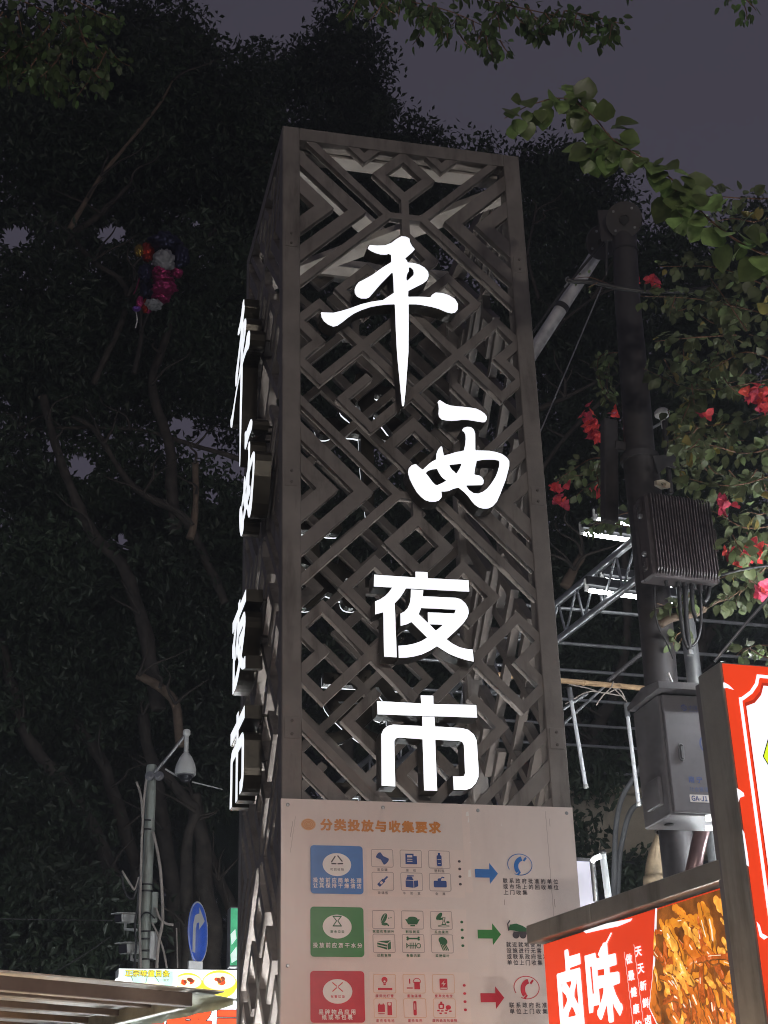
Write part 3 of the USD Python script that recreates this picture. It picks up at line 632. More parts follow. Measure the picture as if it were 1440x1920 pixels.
pa, pb = uz(226, 1818), uz(324, 1860)
flat(sb, 'picture_panel', sbox(pa[0], -.150, pb[0], pa[1]), fr, .004, m_lit_mint)
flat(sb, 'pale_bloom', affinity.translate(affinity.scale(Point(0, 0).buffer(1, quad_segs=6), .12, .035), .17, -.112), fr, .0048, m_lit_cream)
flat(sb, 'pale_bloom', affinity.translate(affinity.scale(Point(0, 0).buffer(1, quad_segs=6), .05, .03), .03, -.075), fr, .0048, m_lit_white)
pc, pd = uz(332, 1818), uz(424, 1862)
flat(sb, 'picture_panel', sbox(pc[0], -.150, W_ - .02, pc[1]), fr, .004, m_lit_white)
x0, z0 = uz(234, 1829.5)
tx = text('正宗味值目条', .037, x0, z0, 1, pitch=.0415, sx=1.08)
flat(sb, 'sign_text', tx.buffer(.0018), fr, .0054, m_lit_black)
flat(sb, 'sign_text', tx, fr, .0062, m_lit_yellow)
x1, z1 = uz(306, 1840)
flat(sb, 'small_text', text('爆浆', .014, x1, z1, 0, pitch=.017), fr, .0054, m_lit_brown)
for a_ in ((246, 1831, 249, 1840), (276, 1831, 273, 1843), (290, 1830, 298, 1842)):
    flat(sb, 'print_line', LineString([uz(a_[0], a_[1]), uz(a_[2], a_[3])]).buffer(.0015), fr, .0054, m_lit_black)
def bun(cx, cy, rx, ry):
    c = uz(cx, cy); kx = .0035
    B = affinity.translate(affinity.scale(Point(0, 0).buffer(1, quad_segs=8), rx * kx, ry * kx), *c)
    clip_ = sbox(pc[0] + .002, -.150, W_ - .02, pc[1])
    flat(sb, 'bun', B.intersection(clip_), fr, .0050, m_lit_yellow)
    flat(sb, 'bun_top', affinity.translate(affinity.scale(Point(0, 0).buffer(1, quad_segs=8), rx * kx * .90, ry * kx * .60), c[0], c[1] + ry * kx * .22).intersection(clip_), fr, .0056, m_lit_cream)
    r_ = np.random.default_rng(int(cx))
    for q in range(7):
        f = affinity.translate(affinity.rotate(affinity.scale(Point(0, 0).buffer(1, quad_segs=4), rx * kx * r_.uniform(.12, .25), ry * kx * r_.uniform(.1, .2)), r_.uniform(0, 180)), c[0] + rx * kx * r_.uniform(-.35, .35), c[1] + ry * kx * r_.uniform(.1, .42))
        flat(sb, 'filling', f.intersection(clip_), fr, .0060 + .0002 * q, (m_lit_brown, m_lit_orange, m_lit_red)[q % 3])
bun(352, 1846, 24, 18); bun(411, 1846, 29, 22)
x2, z2 = uz(318, 1927)
x2, z2 = uz(311, 1889); red = text('烤司', .235, x2, z2 - .235 * .86, 2, pitch=.275, sx=1.12)
flat(sb, 'red_text', red.buffer(.005), fr, -.0150, m_lit_black)
flat(sb, 'red_text', red, fr, -.0142, m_lit_red)
x3, z3 = uz(398, 1884.5)
flat(sb, 'small_text', text('铁板', .03, x3, z3, 0, pitch=.036), fr, -.0142, m_lit_grey)
x4, z4 = uz(262, 1937)
x4, z4 = uz(228, 1900); flat(sb, 'red_text', text('炭', .235, x4, z4 - .235 * .86, 2, sx=1.12), fr, -.0146, m_lit_red)

# ---------------------------------------------------------------- left: awning
T0 = np.array([-.755, 6.73, 2.45]); a1 = yawdir(46 + 180); a2 = yawdir(126)
aw = thing('stall_awning', 'flat stall roof seen from below, brown rafters and pale sheeting', 'awning', ground(T0 + a1 * 1.2 + a2 * 1.0))
L1, L2 = 3.4, 2.2
for i in range(5):   # roof sheets lapped along the rafters
    o = T0 + a2 * (L2 / 5 * i) + TZ * (.012 + .004 * (i % 2)); put(aw, 'roof_sheet', MB().frame_box(o, a1 * L1, a2 * (L2 / 5 - .004 + .02), TZ * .006).m(), m_roof)
hm = MB(); rr = np.random.default_rng(3)
N = 26; V = []
for i in range(N + 1):
    t = i / N * L2; q = T0 + a2 * t - a1 * (.05 + .012 * math.sin(i * 1.7)) ; V += [T0 + a2 * t + a1 * .15 + TZ * .004, q + TZ * (-.010 + .006 * math.sin(i * 1.1)), q - TZ * (.035 + .012 * rr.random())]
V = np.array(V); f = []
for i in range(N):
    for j in range(2): f.append([3 * i + j, 3 * i + j + 1, 3 * i + j + 4, 3 * i + j + 3])
put(aw, 'tarpaulin_hem', MB().add(V, f).m(), m_hem, smooth=True)
for i, off in enumerate((.035, .34, .66, .98, 1.32, 1.70, 2.10)):
    s0 = .17 if i == 0 else .20
    put(aw, 'rafter', MB().bar(T0 + a2 * off + a1 * s0 - TZ * (.028 if i == 0 else .016), T0 + a2 * off + a1 * L1 - TZ * (.028 if i == 0 else .016), .045, .055 if i == 0 else .028, bev=.003).m(), m_timber)
put(aw, 'edge_beam', MB().bar(T0 + a2 * .07 + a1 * .19 - TZ * .031, T0 + a2 * L2 + a1 * .19 - TZ * .031, .04, .06, bev=.003).m(), m_olive)
for p in (T0 + a1 * .3 + a2 * 2.1, T0 + a1 * 3.3 + a2 * 2.1, T0 + a1 * 3.3 + a2 * .1):
    put(aw, 'support_post', MB().tube([ground(p) + TZ * .01, np.array([p[0], p[1], 2.36])], .025, 10).m(), m_galv, smooth=True)
# white light box under the awning at the far left
O = at(-40, 1909, 8.1)
ub = thing('white_menu_box', 'lit white menu box with black characters under the left awning', 'lit sign', ground(O))
fr, uz, ex, n = face(O, 17.5)
put(ub, 'cabinet', MB().frame_box(O - TZ * .5, ex * .36, -n * .08, TZ * .5, .004).m(), m_white)
flat(ub, 'lit_face', sbox(.004, -.496, .356, -.004), fr, .002, m_lit_white)
flat(ub, 'menu_text', text('上汁爆蛋', .07, .17, -.085, 3, pitch=.065), fr, .004, m_lit_black)

# ---------------------------------------------------------------- foil balloons caught in the tree
YB = 12.2; cb_ = at(295, 530, YB); kb = pm(YB, 295, 530)
fb = thing('foil_balloons', 'bunch of pink, red, white and dark foil balloons caught in the tree', 'balloons', cb_)
def foil(name, col, rough): return M(name, col, rough, metal=.75, var=.3, scale=30, bump=.6, bscale=45)
mf = dict(pink=foil('foil_pink', (.42, .035, .15), .3), red=foil('foil_red', (.35, .025, .012), .22), dark=foil('foil_navy', (.02, .02, .05), .25), gold=foil('foil_gold', (.22, .14, .02), .25), white=M('foil_white', (.22, .22, .23), .6, var=.15, scale=20, bump=.5, bscale=30), violet=foil('foil_violet', (.3, .12, .6), .3))
def blob(c, rx, ry, rz, seed, amp=.42):
    s = trimesh.creation.icosphere(3); v = np.array(s.vertices)
    d = 1 + amp * (meshkit.fbm(v * 2.6 + seed * 7.3, 3, seed) - .5) * 2 + .05 * np.sin(11 * np.arctan2(v[:, 1], v[:, 0]) + 3 * v[:, 2])
    return (v * d[:, None] * [rx, ry, rz] + c, s.faces)
for nm, mt, x, y, rx, rz in (('balloon', 'dark', 310, 458, 30, 18), ('balloon', 'dark', 338, 480, 16, 22), ('balloon', 'red', 277, 474, 13, 18), ('balloon', 'gold', 261, 470, 8, 13), ('balloon', 'white', 307, 488, 20, 20), ('balloon', 'dark', 272, 512, 12, 18),
                     ('balloon', 'pink', 300, 513, 17, 9), ('balloon', 'pink', 331, 511, 12, 9), ('balloon', 'pink', 306, 527, 19, 8), ('balloon', 'pink', 307, 541, 21, 10), ('balloon', 'pink', 302, 557, 16, 10), ('balloon', 'dark', 276, 545, 13, 20), ('balloon', 'red', 272, 573, 6, 14), ('balloon', 'pink', 262, 566, 6, 11), ('balloon', 'white', 288, 571, 15, 8), ('balloon', 'pink', 278, 581, 6, 6), ('balloon', 'violet', 256, 579, 7, 4)):
    put(fb, nm, blob(at(x, y, YB + .1 * rng.standard_normal()), rx * kb, rx * kb, rz * kb, int(x + y)), mf[mt], smooth=True, label=f'{mt} foil balloon')
put(fb, 'ribbon', MB().tube(spline(pxs([(255, 583), (257, 600), (254, 615)], YB)), .006, 4).m(), m_pale)
put(fb, 'ribbon', MB().tube(spline(pxs([(262, 520), (256, 540), (250, 552)], YB)), .006, 4).m(), mf['pink'])
# ---------------------------------------------------------------- right: steel pole with flanges
YR = 7.0; kr = pm(YR, 1200, 900)
sp = thing('steel_pole', 'thick dark steel pole with flange discs at its top, right of the tower', 'pole', ground(at(1250, 1640, YR)))
pp = pxs([(1170, 432), (1176, 560), (1190, 720), (1200, 850)], YR)
put(sp, 'upper_tube', MB().tube(pp, [24 * kr, 25 * kr, 27 * kr, 28 * kr], 24).m(), m_steel, smooth=40)
pl = pxs([(1199, 846), (1202, 870), (1216, 1010), (1238, 1260), (1262, 1520), (1276, 1650)], YR)
lower = np.vstack([pl, [pl[-1][0], pl[-1][1], .02]])
put(sp, 'lower_tube', MB().tube(lower, [28 * kr, 33 * kr, 31 * kr, 29 * kr, 28 * kr, 28 * kr, 28 * kr], 24).m(), m_steel, smooth=40)
put(sp, 'collar', MB().lathe(at(1199, 858, YR) - TZ * .03, TZ, [(29 * kr, 0), (36 * kr, .002), (36 * kr, .035), (28 * kr, .045)], 24).m(), m_steel, smooth=40)
def flange(px, py, Y, rpx, nrm, name):
    c = at(px, py, Y); r = rpx * pm(Y, px, py); n_ = np.asarray(nrm, float); n_ /= np.linalg.norm(n_)
    mb = MB().lathe(c, n_, [(0, -.012), (r, -.012), (r, .0), (r * .3, .0), (r * .3, .004), (r * .27, .004), (r * .25, -.006), (0, -.006)], 36)
    path = put(sp, name, mb.m(), m_steel, smooth=30)
    a = np.cross(n_, TZ); a /= np.linalg.norm(a); b = np.cross(n_, a)
    for t in (.7, 2.3, 3.9, 5.4):
        put(path, 'bolt', MB().lathe(c + (a * math.cos(t) + b * math.sin(t)) * r * .74 + n_ * .001, n_, [(.008, 0), (.008, .006), (0, .007)], 6).m(), m_galv)
    put(path, 'cable_hole', MB().lathe(c - n_ * .004, n_, [(r * .24, 0), (0, .0005)], 20).m(), m_black)
    return c
flange(1170, 412, YR - .1, 33, (-.30, -.78, -.52), 'flange_disc')
flange(1128, 455, YR + .25, 31, (.35, -.8, -.45), 'flange_disc')
put(sp, 'lug_plate', MB().bar(at(1131, 395, YR), at(1139, 452, YR), .012, .07, bev=.002).m(), m_steel)
put(sp, 'brace_arm', MB().tube(pxs([(1122, 470), (1064, 560), (985, 682)], YR + .45), 13 * pm(YR, 1060, 560), 18).m(), m_galv_lit, smooth=40)
put(sp, 'arm_clamp', MB().tube(pxs([(1055, 573), (1050, 581)], YR + .45), 14.5 * pm(YR, 1060, 560), 16).m(), m_black, smooth=40)
put(sp, 'cable', MB().tube(spline(pxs([(1170, 414), (1150, 434), (1120, 468), (1060, 540), (1000, 622)], YR + .2)), .008, 6).m(), m_cable, smooth=True)
put(sp, 'cable', MB().tube(spline(pxs([(1138, 452), (1137, 480), (1137, 515)], YR - .1)), .009, 6).m(), m_cable, smooth=True)
put(sp, 'strap', MB().lathe(at(1173, 475, YR), (.05, 0, 1), [(24.4 * kr, 0), (26 * kr, .001), (26 * kr, .012), (24.4 * kr, .013)], 24).m(), m_black)
# flat dark panel beside the pole
o = at(1150, 976, YR - .05)
put(sp, 'side_panel', MB().frame_box(o - yawdir(25) * .05, yawdir(25) * .085, yawdir(115) * .05, (at(1134, 782, YR - .05) - o) + yawdir(25) * .05, .006).m(), m_steel)
put(sp, 'panel_bracket', MB().bar(at(1152, 835, YR - .02), at(1185, 842, YR), .03, .05, bev=.003).m(), m_steel)
put(sp, 'star_bracket', MB().poly(Polygon([(0, 0), (.10, .02), (.16, .12), (.13, .02), (.18, -.06), (.08, -.05), (.02, -.1)]), plane_frame(at(1222, 856, YR - .08), yawdir(20), TZ, -yawdir(110)), 0, .012).m(), m_steel)
put(sp, 'insulator_nut', MB().poly(Point(0, 0).buffer(15 * kr, quad_segs=1.5).__class__([(15 * kr * math.cos(t), 12 * kr * math.sin(t)) for t in np.arange(6) * PI / 3 + .4], [[(5 * kr * math.cos(t), 5 * kr * math.sin(t)) for t in np.arange(8) * PI / 4]]), plane_frame(at(1239, 909, YR - .25), yawdir(20), np.array([0, .3, .95]), np.array([.3, -.9, -.3])), 0, .03).m(), M('ceramic', (.62, .55, .42), .35, var=.1))
put(sp, 'lamp_cap', MB().lathe(at(1243, 788, YR + .3), TZ, [(.012, -.05), (.014, 0), (.02, .012), (.042, .03), (.044, .05), (.03, .066), (0, .07)], 18).m(), m_white, smooth=40)
put(sp, 'lamp_cap', MB().tube(pxs([(1214, 807), (1246, 790)], YR + .3), .008, 6).m(), m_galv)
put(sp, 'side_conduit', MB().tube(spline(pxs([(1246, 790), (1250, 850), (1258, 925)], YR - .02)), .014, 8).m(), m_steel, smooth=True)
put(sp, 'angled_stay', MB().tube(pxs([(1322, 1528), (1296, 1650)], YR - .3), .035, 14).m(), M('red_grey_tube', (.16, .10, .10), .3, metal=.4, var=.2), smooth=40)
put(sp, 'clamp_band', MB().lathe(at(1266, 1560, YR), (.05, 0, 1), [(31 * kr, 0), (34 * kr, .001), (34 * kr, .03), (31 * kr, .031)], 24).m(), m_black, smooth=40)

# ---------------------------------------------------------------- right: ribbed equipment box
yb = 21.0; ex = yawdir(yb); nb_ = np.array([ex[1], -ex[0], 0]); P0 = at(1229, 1076, 6.55)
wB = along(P0, ex, 1355); hB = at_plane(1216, 921, P0, nb_)[2] - P0[2]
dB = along(P0, -nb_, 1199)
rb = thing('equipment_box', 'black ribbed telecom equipment box clamped to the steel pole', 'equipment box', P0)
put(rb, 'body', MB().frame_box(P0 - nb_ * dB * .75, ex * wB, nb_ * (dB * .75 - .012), TZ * hB, .012).m(), m_alu)
put(rb, 'back_plate', MB().frame_box(P0 - nb_ * dB + ex * .006 + TZ * .012, ex * (wB - .012), nb_ * dB * .24, TZ * (hB - .024), .006).m(), m_alu)
NR = 22
for i in range(NR):
    u = .012 + (wB - .024) * (i + .5) / NR
    o = P0 + ex * (u - .0032) + nb_ * (-.016)
    prof = Polygon([(-.002, .006), (.014, .022), (.020, .036), (.020, hB - .02), (.014, hB - .006), (-.002, hB - .003)])
    put(rb, 'cooling_fin', MB().poly(prof, plane_frame(P0 + ex * u + nb_ * (-.012), nb_, TZ, ex), -.0028, .0028).m(), m_alu)
for zz in (.14, .30):
    for q, hh in ((0, .05), (1, .0)):
        pass
for zz in (.10 * hB, .80 * hB):
    h_ = put(rb, 'latch', MB().frame_box(P0 - nb_ * dB * .55 - ex * .014 + TZ * zz, ex * .016, nb_ * .035, TZ * .06, .003).m(), m_alu)
    put(h_, 'latch_pin', MB().frame_box(P0 - nb_ * dB * .50 - ex * .020 + TZ * (zz + .02), ex * .008, nb_ * .016, TZ * .022, .002).m(), m_steel)
    s_ = .085 if zz < .2 else -.022
    put(rb, 'hex_bolt', MB().lathe(P0 - nb_ * dB * .42 - ex * .002 + TZ * (zz + s_), -ex, [(.013, 0), (.013, .012), (.008, .018), (0, .019)], 10).m(), m_galv)
put(rb, 'side_lug', MB().frame_box(P0 + ex * (wB - .004) - nb_ * .05 + TZ * hB * .36, ex * .016, nb_ * .04, TZ * hB * .3, .006).m(), m_alu)
for i, (u, L, r) in enumerate(((.075, .03, .008), (.13, .05, .011), (.155, .05, .011), (.19, .05, .011), (.225, .045, .011), (.255, .045, .011))):
    q = P0 + ex * u * wB / .3 - nb_ * dB * .4
    put(rb, 'cable_gland', MB().lathe(q - TZ * L, TZ, [(0, 0), (r, .001), (r, L * .5), (r * 1.35, L * .55), (r * 1.35, L - .002), (r, L + .002)], 10).m(), m_black, smooth=40)
Yc = P0[1] + .05
for pts, r in (([(1227, 1098), (1228, 1140), (1234, 1175), (1250, 1205), (1262, 1235)], .004), ([(1273, 1100), (1276, 1150), (1282, 1195), (1290, 1215)], .010), ([(1285, 1100), (1287, 1160), (1294, 1228)], .012), ([(1297, 1100), (1299, 1140), (1306, 1165)], .010), ([(1313, 1100), (1315, 1150), (1311, 1190), (1300, 1210), (1290, 1208)], .007), ([(1330, 1100), (1327, 1120), (1320, 1130)], .011)):
    put(rb, 'cable', MB().tube(spline(pxs(pts, Yc)), r, 8).m(), m_black, smooth=True)
hp = at(1294, 1228, Yc)
put(rb, 'cable_end', MB().lathe(hp, TZ, [(0, -.002), (.016, 0), (.016, .02), (.011, .024)], 10).m(), m_galv)
# broken branch stub lying across the pole below the box
db = thing('broken_branch', 'broken brown branch stub across the steel pole under the ribbed box', 'branch', at(1240, 1168, 6.7))
put(db, 'stub', MB().tube(spline(pxs([(1238, 1170), (1262, 1158), (1295, 1152), (1322, 1142)], 6.72)), [.022] + [.020] * 15 + [.016] * 3, 10).m(), m_bark2, smooth=True)
put(db, 'twig', MB().tube(spline(pxs([(1318, 1145), (1345, 1128), (1372, 1112)], 6.72)), .007, 6).m(), m_bark2, smooth=True)

# ---------------------------------------------------------------- right: electric cabinet
yc = 15.0; ex = yawdir(yc); nc = np.array([ex[1], -ex[0], 0]); P1 = at(1262, 1525, 6.1)
hC = at_plane(1239, 1299, P1, nc)[2] - P1[2]; dC = along(P1, -nc, 1209); wC = .42
ec = thing('electric_cabinet', 'grey metal cabinet with sloped lid, blue markings and white number plate', 'cabinet', P1)
put(ec, 'body', MB().frame_box(P1 - nc * dC, ex * wC, nc * (dC - .022), TZ * hC, .005).m(), m_grey)
door = put(ec, 'door', MB().frame_box(P1 - nc * .018 + ex * .008 + TZ * .006, ex * (wC - .016), nc * .018, TZ * (hC - .012), .004).m(), m_grey)
fr = plane_frame(P1, ex, TZ, nc)
def cz(px, py):
    p = at_plane(px, py, P1, nc); return (float((p - P1) @ ex), float(p[2] - P1[2]))
lid = Polygon([(-.03, 0), (dC + .02, 0), (dC + .02, .02), (dC * .5, .055), (-.03, .03)])
put(ec, 'lid', MB().poly(lid, plane_frame(P1 + nc * .03 + TZ * (hC + .002) + ex * (-.03), -nc, TZ, -ex), -(wC + .06), 0).m(), m_grey)
hx, hz = cz(1277, 1410)
hd = put(door, 'handle', MB().poly(rrect(hx - .012, hz - .038, hx + .012, hz + .038, .012), fr, .0005, .007).m(), m_galv)
flat(door, 'handle_recess', rrect(hx - .008, hz - .032, hx + .008, hz + .032, .008), fr, .0075, m_black)
put(door, 'handle_lever', MB().poly(rrect(hx - .005, hz - .030, hx + .006, hz + .022, .004), fr, .0076, .014).m(), m_galv)
m_mark = M('marking_blue', (.07, .10, .24), .45, var=.25, scale=40)
lx, lz = cz(1282, 1327)
lg = Point(lx, lz).buffer(.0145, quad_segs=8).difference(U_([affinity.rotate(sbox(lx - .02, lz + q - .0016, lx + .02, lz + q + .0016), 25, origin=(lx, lz)) for q in (-.007, -.001, .005)]))
flat(door, 'marking_emblem', lg, fr, .0015, m_mark)
flat(door, 'marking_text', text('中国移动', .021, lx + .021, lz - .006, 0, pitch=.021), fr, .0015, m_mark)
flat(door, 'marking_text', text('China Mobile', .011, lx + .022, lz - .018, 0), fr, .0015, m_mark)
nx, nz = cz(1291, 1466)
flat(door, 'marking_text', text('南宁', .028, nx, nz, 2, pitch=.036), fr, .0015, m_mark)
sx_, sz_ = cz(1293, 1483)
flat(door, 'marking_text', text('社会管理', .021, sx_, sz_, 0, pitch=.022), fr, .0015, m_mark)
gx, gz = cz(1294, 1503)
flat(door, 'number_plate', rrect(gx, gz - .002, gx + .15, gz + .030, .003), fr, .0015, m_pale)
flat(door, 'plate_text', text('GA-J1', .027, gx + .006, gz + .004, 2, sx=1.0), fr, .0028, m_mark)
ux, uz_ = cz(1320, 1395)
flat(door, 'marking_emblem', outline(affinity.translate(affinity.scale(Point(0, 0).buffer(1, quad_segs=8), .022, .034), ux, uz_), .008), fr, .0015, m_mark)
# louvre hood on the left side
fl = plane_frame(P1 - nc * dC, nc, TZ, -ex)
put(ec, 'vent_hood', MB().frame_box(P1 - nc * dC * .72 - ex * .018 + TZ * .055, ex * .02, nc * dC * .46, TZ * .12, .004).m(), m_grey)
put(ec, 'cable_hole', MB().lathe(P1 - nc * dC * .6 + ex * .06 - TZ * .003, -TZ, [(.02, 0), (.02, .004), (0, .0045)], 14).m(), m_black)
put(ec, 'hinge_pin', MB().tube(pxs([(1253, 1262), (1262, 1284)], 6.3), .006, 6).m(), m_white)
put(ec, 'clamp_arm', MB().bar(P1 - nc * dC + ex * .26 + TZ * .2, P1 - nc * (dC + .5) + ex * .30 + TZ * .2, .04, .05, bev=.003).m(), m_steel)
for px_, py_ in ((1330, 1534), (1329, 1553)):   # two lit lamp tubes seen end on behind the sign
    pass

# ---------------------------------------------------------------- right: two stall light boxes
m_lit_red2 = E('lit_vermilion', (.84, .055, .013), .72, var=.05, scale=2)
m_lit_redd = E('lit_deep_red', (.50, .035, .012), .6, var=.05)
m_lit_w2 = E('lit_panel_white', (.86, .88, .94), .98, var=.03)
m_lit_wave = E('lit_wave', (.74, .77, .86), .92)
m_lit_lime = E('lit_lime', (.62, .80, .02), 1.0)
O = at(1350, 1240, 4.2)
ux_ = thing('tall_light_box', 'tall red bordered light box with a white notched panel, at the right edge', 'lit sign', ground(O))
fr, uz, ex, n = face(O, 17.5)
HB, WB_, DB = 1.9, .75, along(O, -face(O, 17.5)[3], 1308)
DB = min(max(DB, .06), .25)
put(ux_, 'cabinet', MB().frame_box(O - TZ * HB - n * DB, ex * WB_, n * (DB - .004), TZ * HB, .003).m(), m_olive)
put(ux_, 'back_lip', MB().frame_box(O - TZ * HB - n * (DB + .03) + ex * .004, ex * .03, n * .03, TZ * (HB - .02), .002).m(), m_grey)
flat(ux_, 'lit_face', sbox(.006, -HB, WB_, -.006), fr, .0, m_lit_red2)
K = lambda *p: [uz(x, y) for x, y in p]
nP = K((1388, 1311), (1392, 1310), (1408, 1298), (1418, 1283), (1421, 1268)); rgt = WB_ - .06
lineL = [uz(1440, 1617)]; b0 = np.array(nP[0]); dirv = np.array([0, -1.0])
path = [(nP[0][0], -HB + .06), nP[0]] + nP[1:] + [(rgt, nP[-1][1])]
flat(ux_, 'border_line', LineString(path).buffer(.0052, join_style=2, cap_style=2), fr, .0016, m_lit_w2)
nQ = K((1399, 1324), (1415, 1318), (1427, 1303), (1431, 1286))
panel_ = Polygon([(nQ[0][0], -HB + .08)] + nQ + [(rgt - .02, nQ[-1][1]), (rgt - .02, -HB + .08)])
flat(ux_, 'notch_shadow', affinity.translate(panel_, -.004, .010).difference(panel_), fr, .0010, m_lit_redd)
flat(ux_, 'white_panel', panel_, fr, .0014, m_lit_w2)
wv = []
for j in range(44):
    for i in range(9):
        c = (nQ[0][0] + .02 + .075 * i + (.0375 if j % 2 else 0), nQ[-1][1] - .02 - .036 * j)
        for r_ in (.034, .023, .012):
            wv.append(LineString([(c[0] + r_ * math.cos(t), c[1] + r_ * math.sin(t)) for t in np.linspace(.15, PI - .15, 9)]).buffer(.0022, cap_style=2))
wv = U_(wv).intersection(panel_.buffer(-.003))
flat(ux_, 'wave_pattern', wv, fr, .0022, m_lit_wave)
hexa = Polygon(K((1431, 1419), (1441, 1384), (1470, 1375), (1475, 1440), (1445, 1442)))
flat(ux_, 'lime_shape', hexa.buffer(.003), fr, .0030, m_lit_black); flat(ux_, 'lime_shape', hexa, fr, .0036, m_lit_lime)
r_ = np.random.default_rng(5)
tears = [Polygon(K((1343, 1236), (1352, 1236), (1361, 1240), (1352, 1242))), Polygon(K((1347, 1252), (1351, 1251), (1352, 1262), (1350, 1270))), Polygon(K((1351, 1281), (1358, 1280), (1365, 1284), (1376, 1294), (1362, 1290), (1356, 1291), (1353, 1302), (1351, 1292))),
         Polygon(K((1379, 1477), (1386, 1481), (1394, 1487), (1395, 1493), (1387, 1496), (1384, 1505), (1381, 1498))), Polygon(K((1391, 1555), (1395, 1562), (1401, 1600), (1404, 1625), (1398, 1622), (1395, 1590))), Polygon(K((1418, 1728), (1424, 1735), (1428, 1750), (1440, 1757), (1432, 1762), (1424, 1756)))]
for t in tears: flat(ux_, 'torn_edge', t.intersection(sbox(0, -HB, WB_, 0)), fr, .0018, m_lit_w2)
# low box: runs from the tall box back towards the tower
O2 = O - n * (DB + .034) + ex * .0; O2 = at_plane(1364, 1604, O2, np.cross(yawdir(-65.5), TZ))
e2 = yawdir(180 - 65.5)
Ln = along(O2, e2, 986); n2 = np.array([-e2[1], e2[0], 0]); n2 = n2 if n2 @ (EYE - O2) > 0 else -n2
lb = thing('braised_food_light_box', 'red light box with white characters and a photo of braised food', 'lit sign', ground(O2))
Ofar = O2 + e2 * Ln
fr2 = plane_frame(Ofar, -e2, TZ, n2)
def vz(px, py, off=0.0):
    p = at_plane(px, py, Ofar + n2 * off, n2); return (float((p - Ofar) @ -e2), float(p[2] - Ofar[2]))
RH = abs(vz(1002, 1765)[1])
put(lb, 'top_rail', MB().frame_box(Ofar - TZ * RH - n2 * .07, -e2 * Ln * .36, n2 * .07, TZ * RH, .003).m(), m_olive)
put(lb, 'top_rail', MB().frame_box(Ofar - TZ * RH - n2 * .07 - e2 * (Ln * .36 + .002), -e2 * (Ln * .64 - .002), n2 * .0685, TZ * RH, .003).m(), m_olive)
RC = -.035
xl = vz(1019, 1782, RC)[0]
put(lb, 'cabinet', MB().frame_box(Ofar - e2 * xl - TZ * 1.25 - n2 * .12, -e2 * (Ln - xl), n2 * (.12 + RC - .004), TZ * (1.25 - RH - .006), .003).m(), m_olive)
flat(lb, 'lit_face', sbox(xl + .003, -1.25, Ln - .002, -RH - .010), fr2, RC, m_lit_red2)
V = lambda *p: [vz(x, y, RC) for x, y in p]
xp = vz(1262, 1800, RC)[0]
bnd = V((1231, 1706), (1229, 1760), (1226, 1830), (1219, 1888), (1234, 1920))
xr = Ln - .002
pic = Polygon(bnd + [(bnd[-1][0] + .03, -1.2), (xr, -1.2), (xr, -RH - .014)])
flat(lb, 'white_curve', LineString(bnd + [(bnd[-1][0] + .03, -1.2)]).buffer(.0055), fr2, RC + .0016, m_lit_w2)
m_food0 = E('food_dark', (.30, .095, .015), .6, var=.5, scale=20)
def food_mat(name, c, sc):
    n = {'g': ('geometry', {}), 'n': ('noise_texture', {'scale': sc, 'detail': 3.0, 'distortion': 1.2}),
         'r': ('rgb_ramp', {'ramp': [(.28, tuple(v * .22 for v in c)), (.42, tuple(v * .75 for v in c)), (.56, c), (.66, tuple(min(1, v * 1.35 + .02) for v in c)), (.74, (.95, .86, .66))]}),
         'e': ('emission', {'strength': 1.15}), 'p': ('principled_bsdf', {'roughness': .3}), 'a': ('add_closure', {})}
    return usdkit.material(stage, '/World/Looks/' + name, n, [('g.position', 'n.vector'), ('n.fac', 'r.fac'), ('r.color', 'e.color'), ('r.color', 'p.base_color'), ('e.emission', 'a.closure1'), ('p.BSDF', 'a.closure2')], surface='a.closure')
m_food = [food_mat(f'food_{i}', c, 17 + 4 * i) for i, c in enumerate(((.72, .25, .02), (.58, .15, .012), (.82, .36, .05), (.44, .09, .01)))]
m_food_hi = E('food_highlight', (.95, .80, .58), 1.0, var=.15, scale=30)
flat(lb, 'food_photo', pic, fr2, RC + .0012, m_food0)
r_ = np.random.default_rng(11); bx = pic.bounds
zlim = vz(1300, 1960, RC)[1]
for q in range(135):
    c = np.array([r_.uniform(bx[0], bx[2]), r_.uniform(zlim, bx[3])])
    ang = r_.normal(-1.05, .5); Lh = r_.uniform(.07, .22); wd = r_.uniform(.007, .022)
    cur = r_.normal(0, .45); t = np.linspace(-1, 1, 7)
    sp_ = np.stack([c[0] + np.cumsum(np.cos(ang + cur * t)) * Lh / 7, c[1] + np.cumsum(np.sin(ang + cur * t)) * Lh / 7], 1)
    ls = LineString(sp_); base = RC + .0014 + .00004 * q
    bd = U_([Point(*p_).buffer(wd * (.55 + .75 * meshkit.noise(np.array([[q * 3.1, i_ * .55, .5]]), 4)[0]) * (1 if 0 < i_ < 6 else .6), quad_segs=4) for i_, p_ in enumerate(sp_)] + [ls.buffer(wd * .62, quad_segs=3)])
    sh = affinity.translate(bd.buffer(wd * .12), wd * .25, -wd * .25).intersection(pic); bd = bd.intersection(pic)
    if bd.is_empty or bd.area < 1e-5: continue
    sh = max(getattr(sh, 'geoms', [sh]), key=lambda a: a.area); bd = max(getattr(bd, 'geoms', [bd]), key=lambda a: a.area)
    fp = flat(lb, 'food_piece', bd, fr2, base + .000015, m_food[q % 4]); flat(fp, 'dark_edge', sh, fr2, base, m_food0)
    hi = affinity.translate(LineString(sp_[2:2 + r_.integers(2, 4)]), -wd * .15, wd * .3).buffer(wd * r_.uniform(.08, .22), quad_segs=2).intersection(pic)
    if r_.random() < .6 and hi.geom_type == 'Polygon' and not hi.is_empty: flat(fp, 'highlight', hi, fr2, base + .00003, m_food_hi)
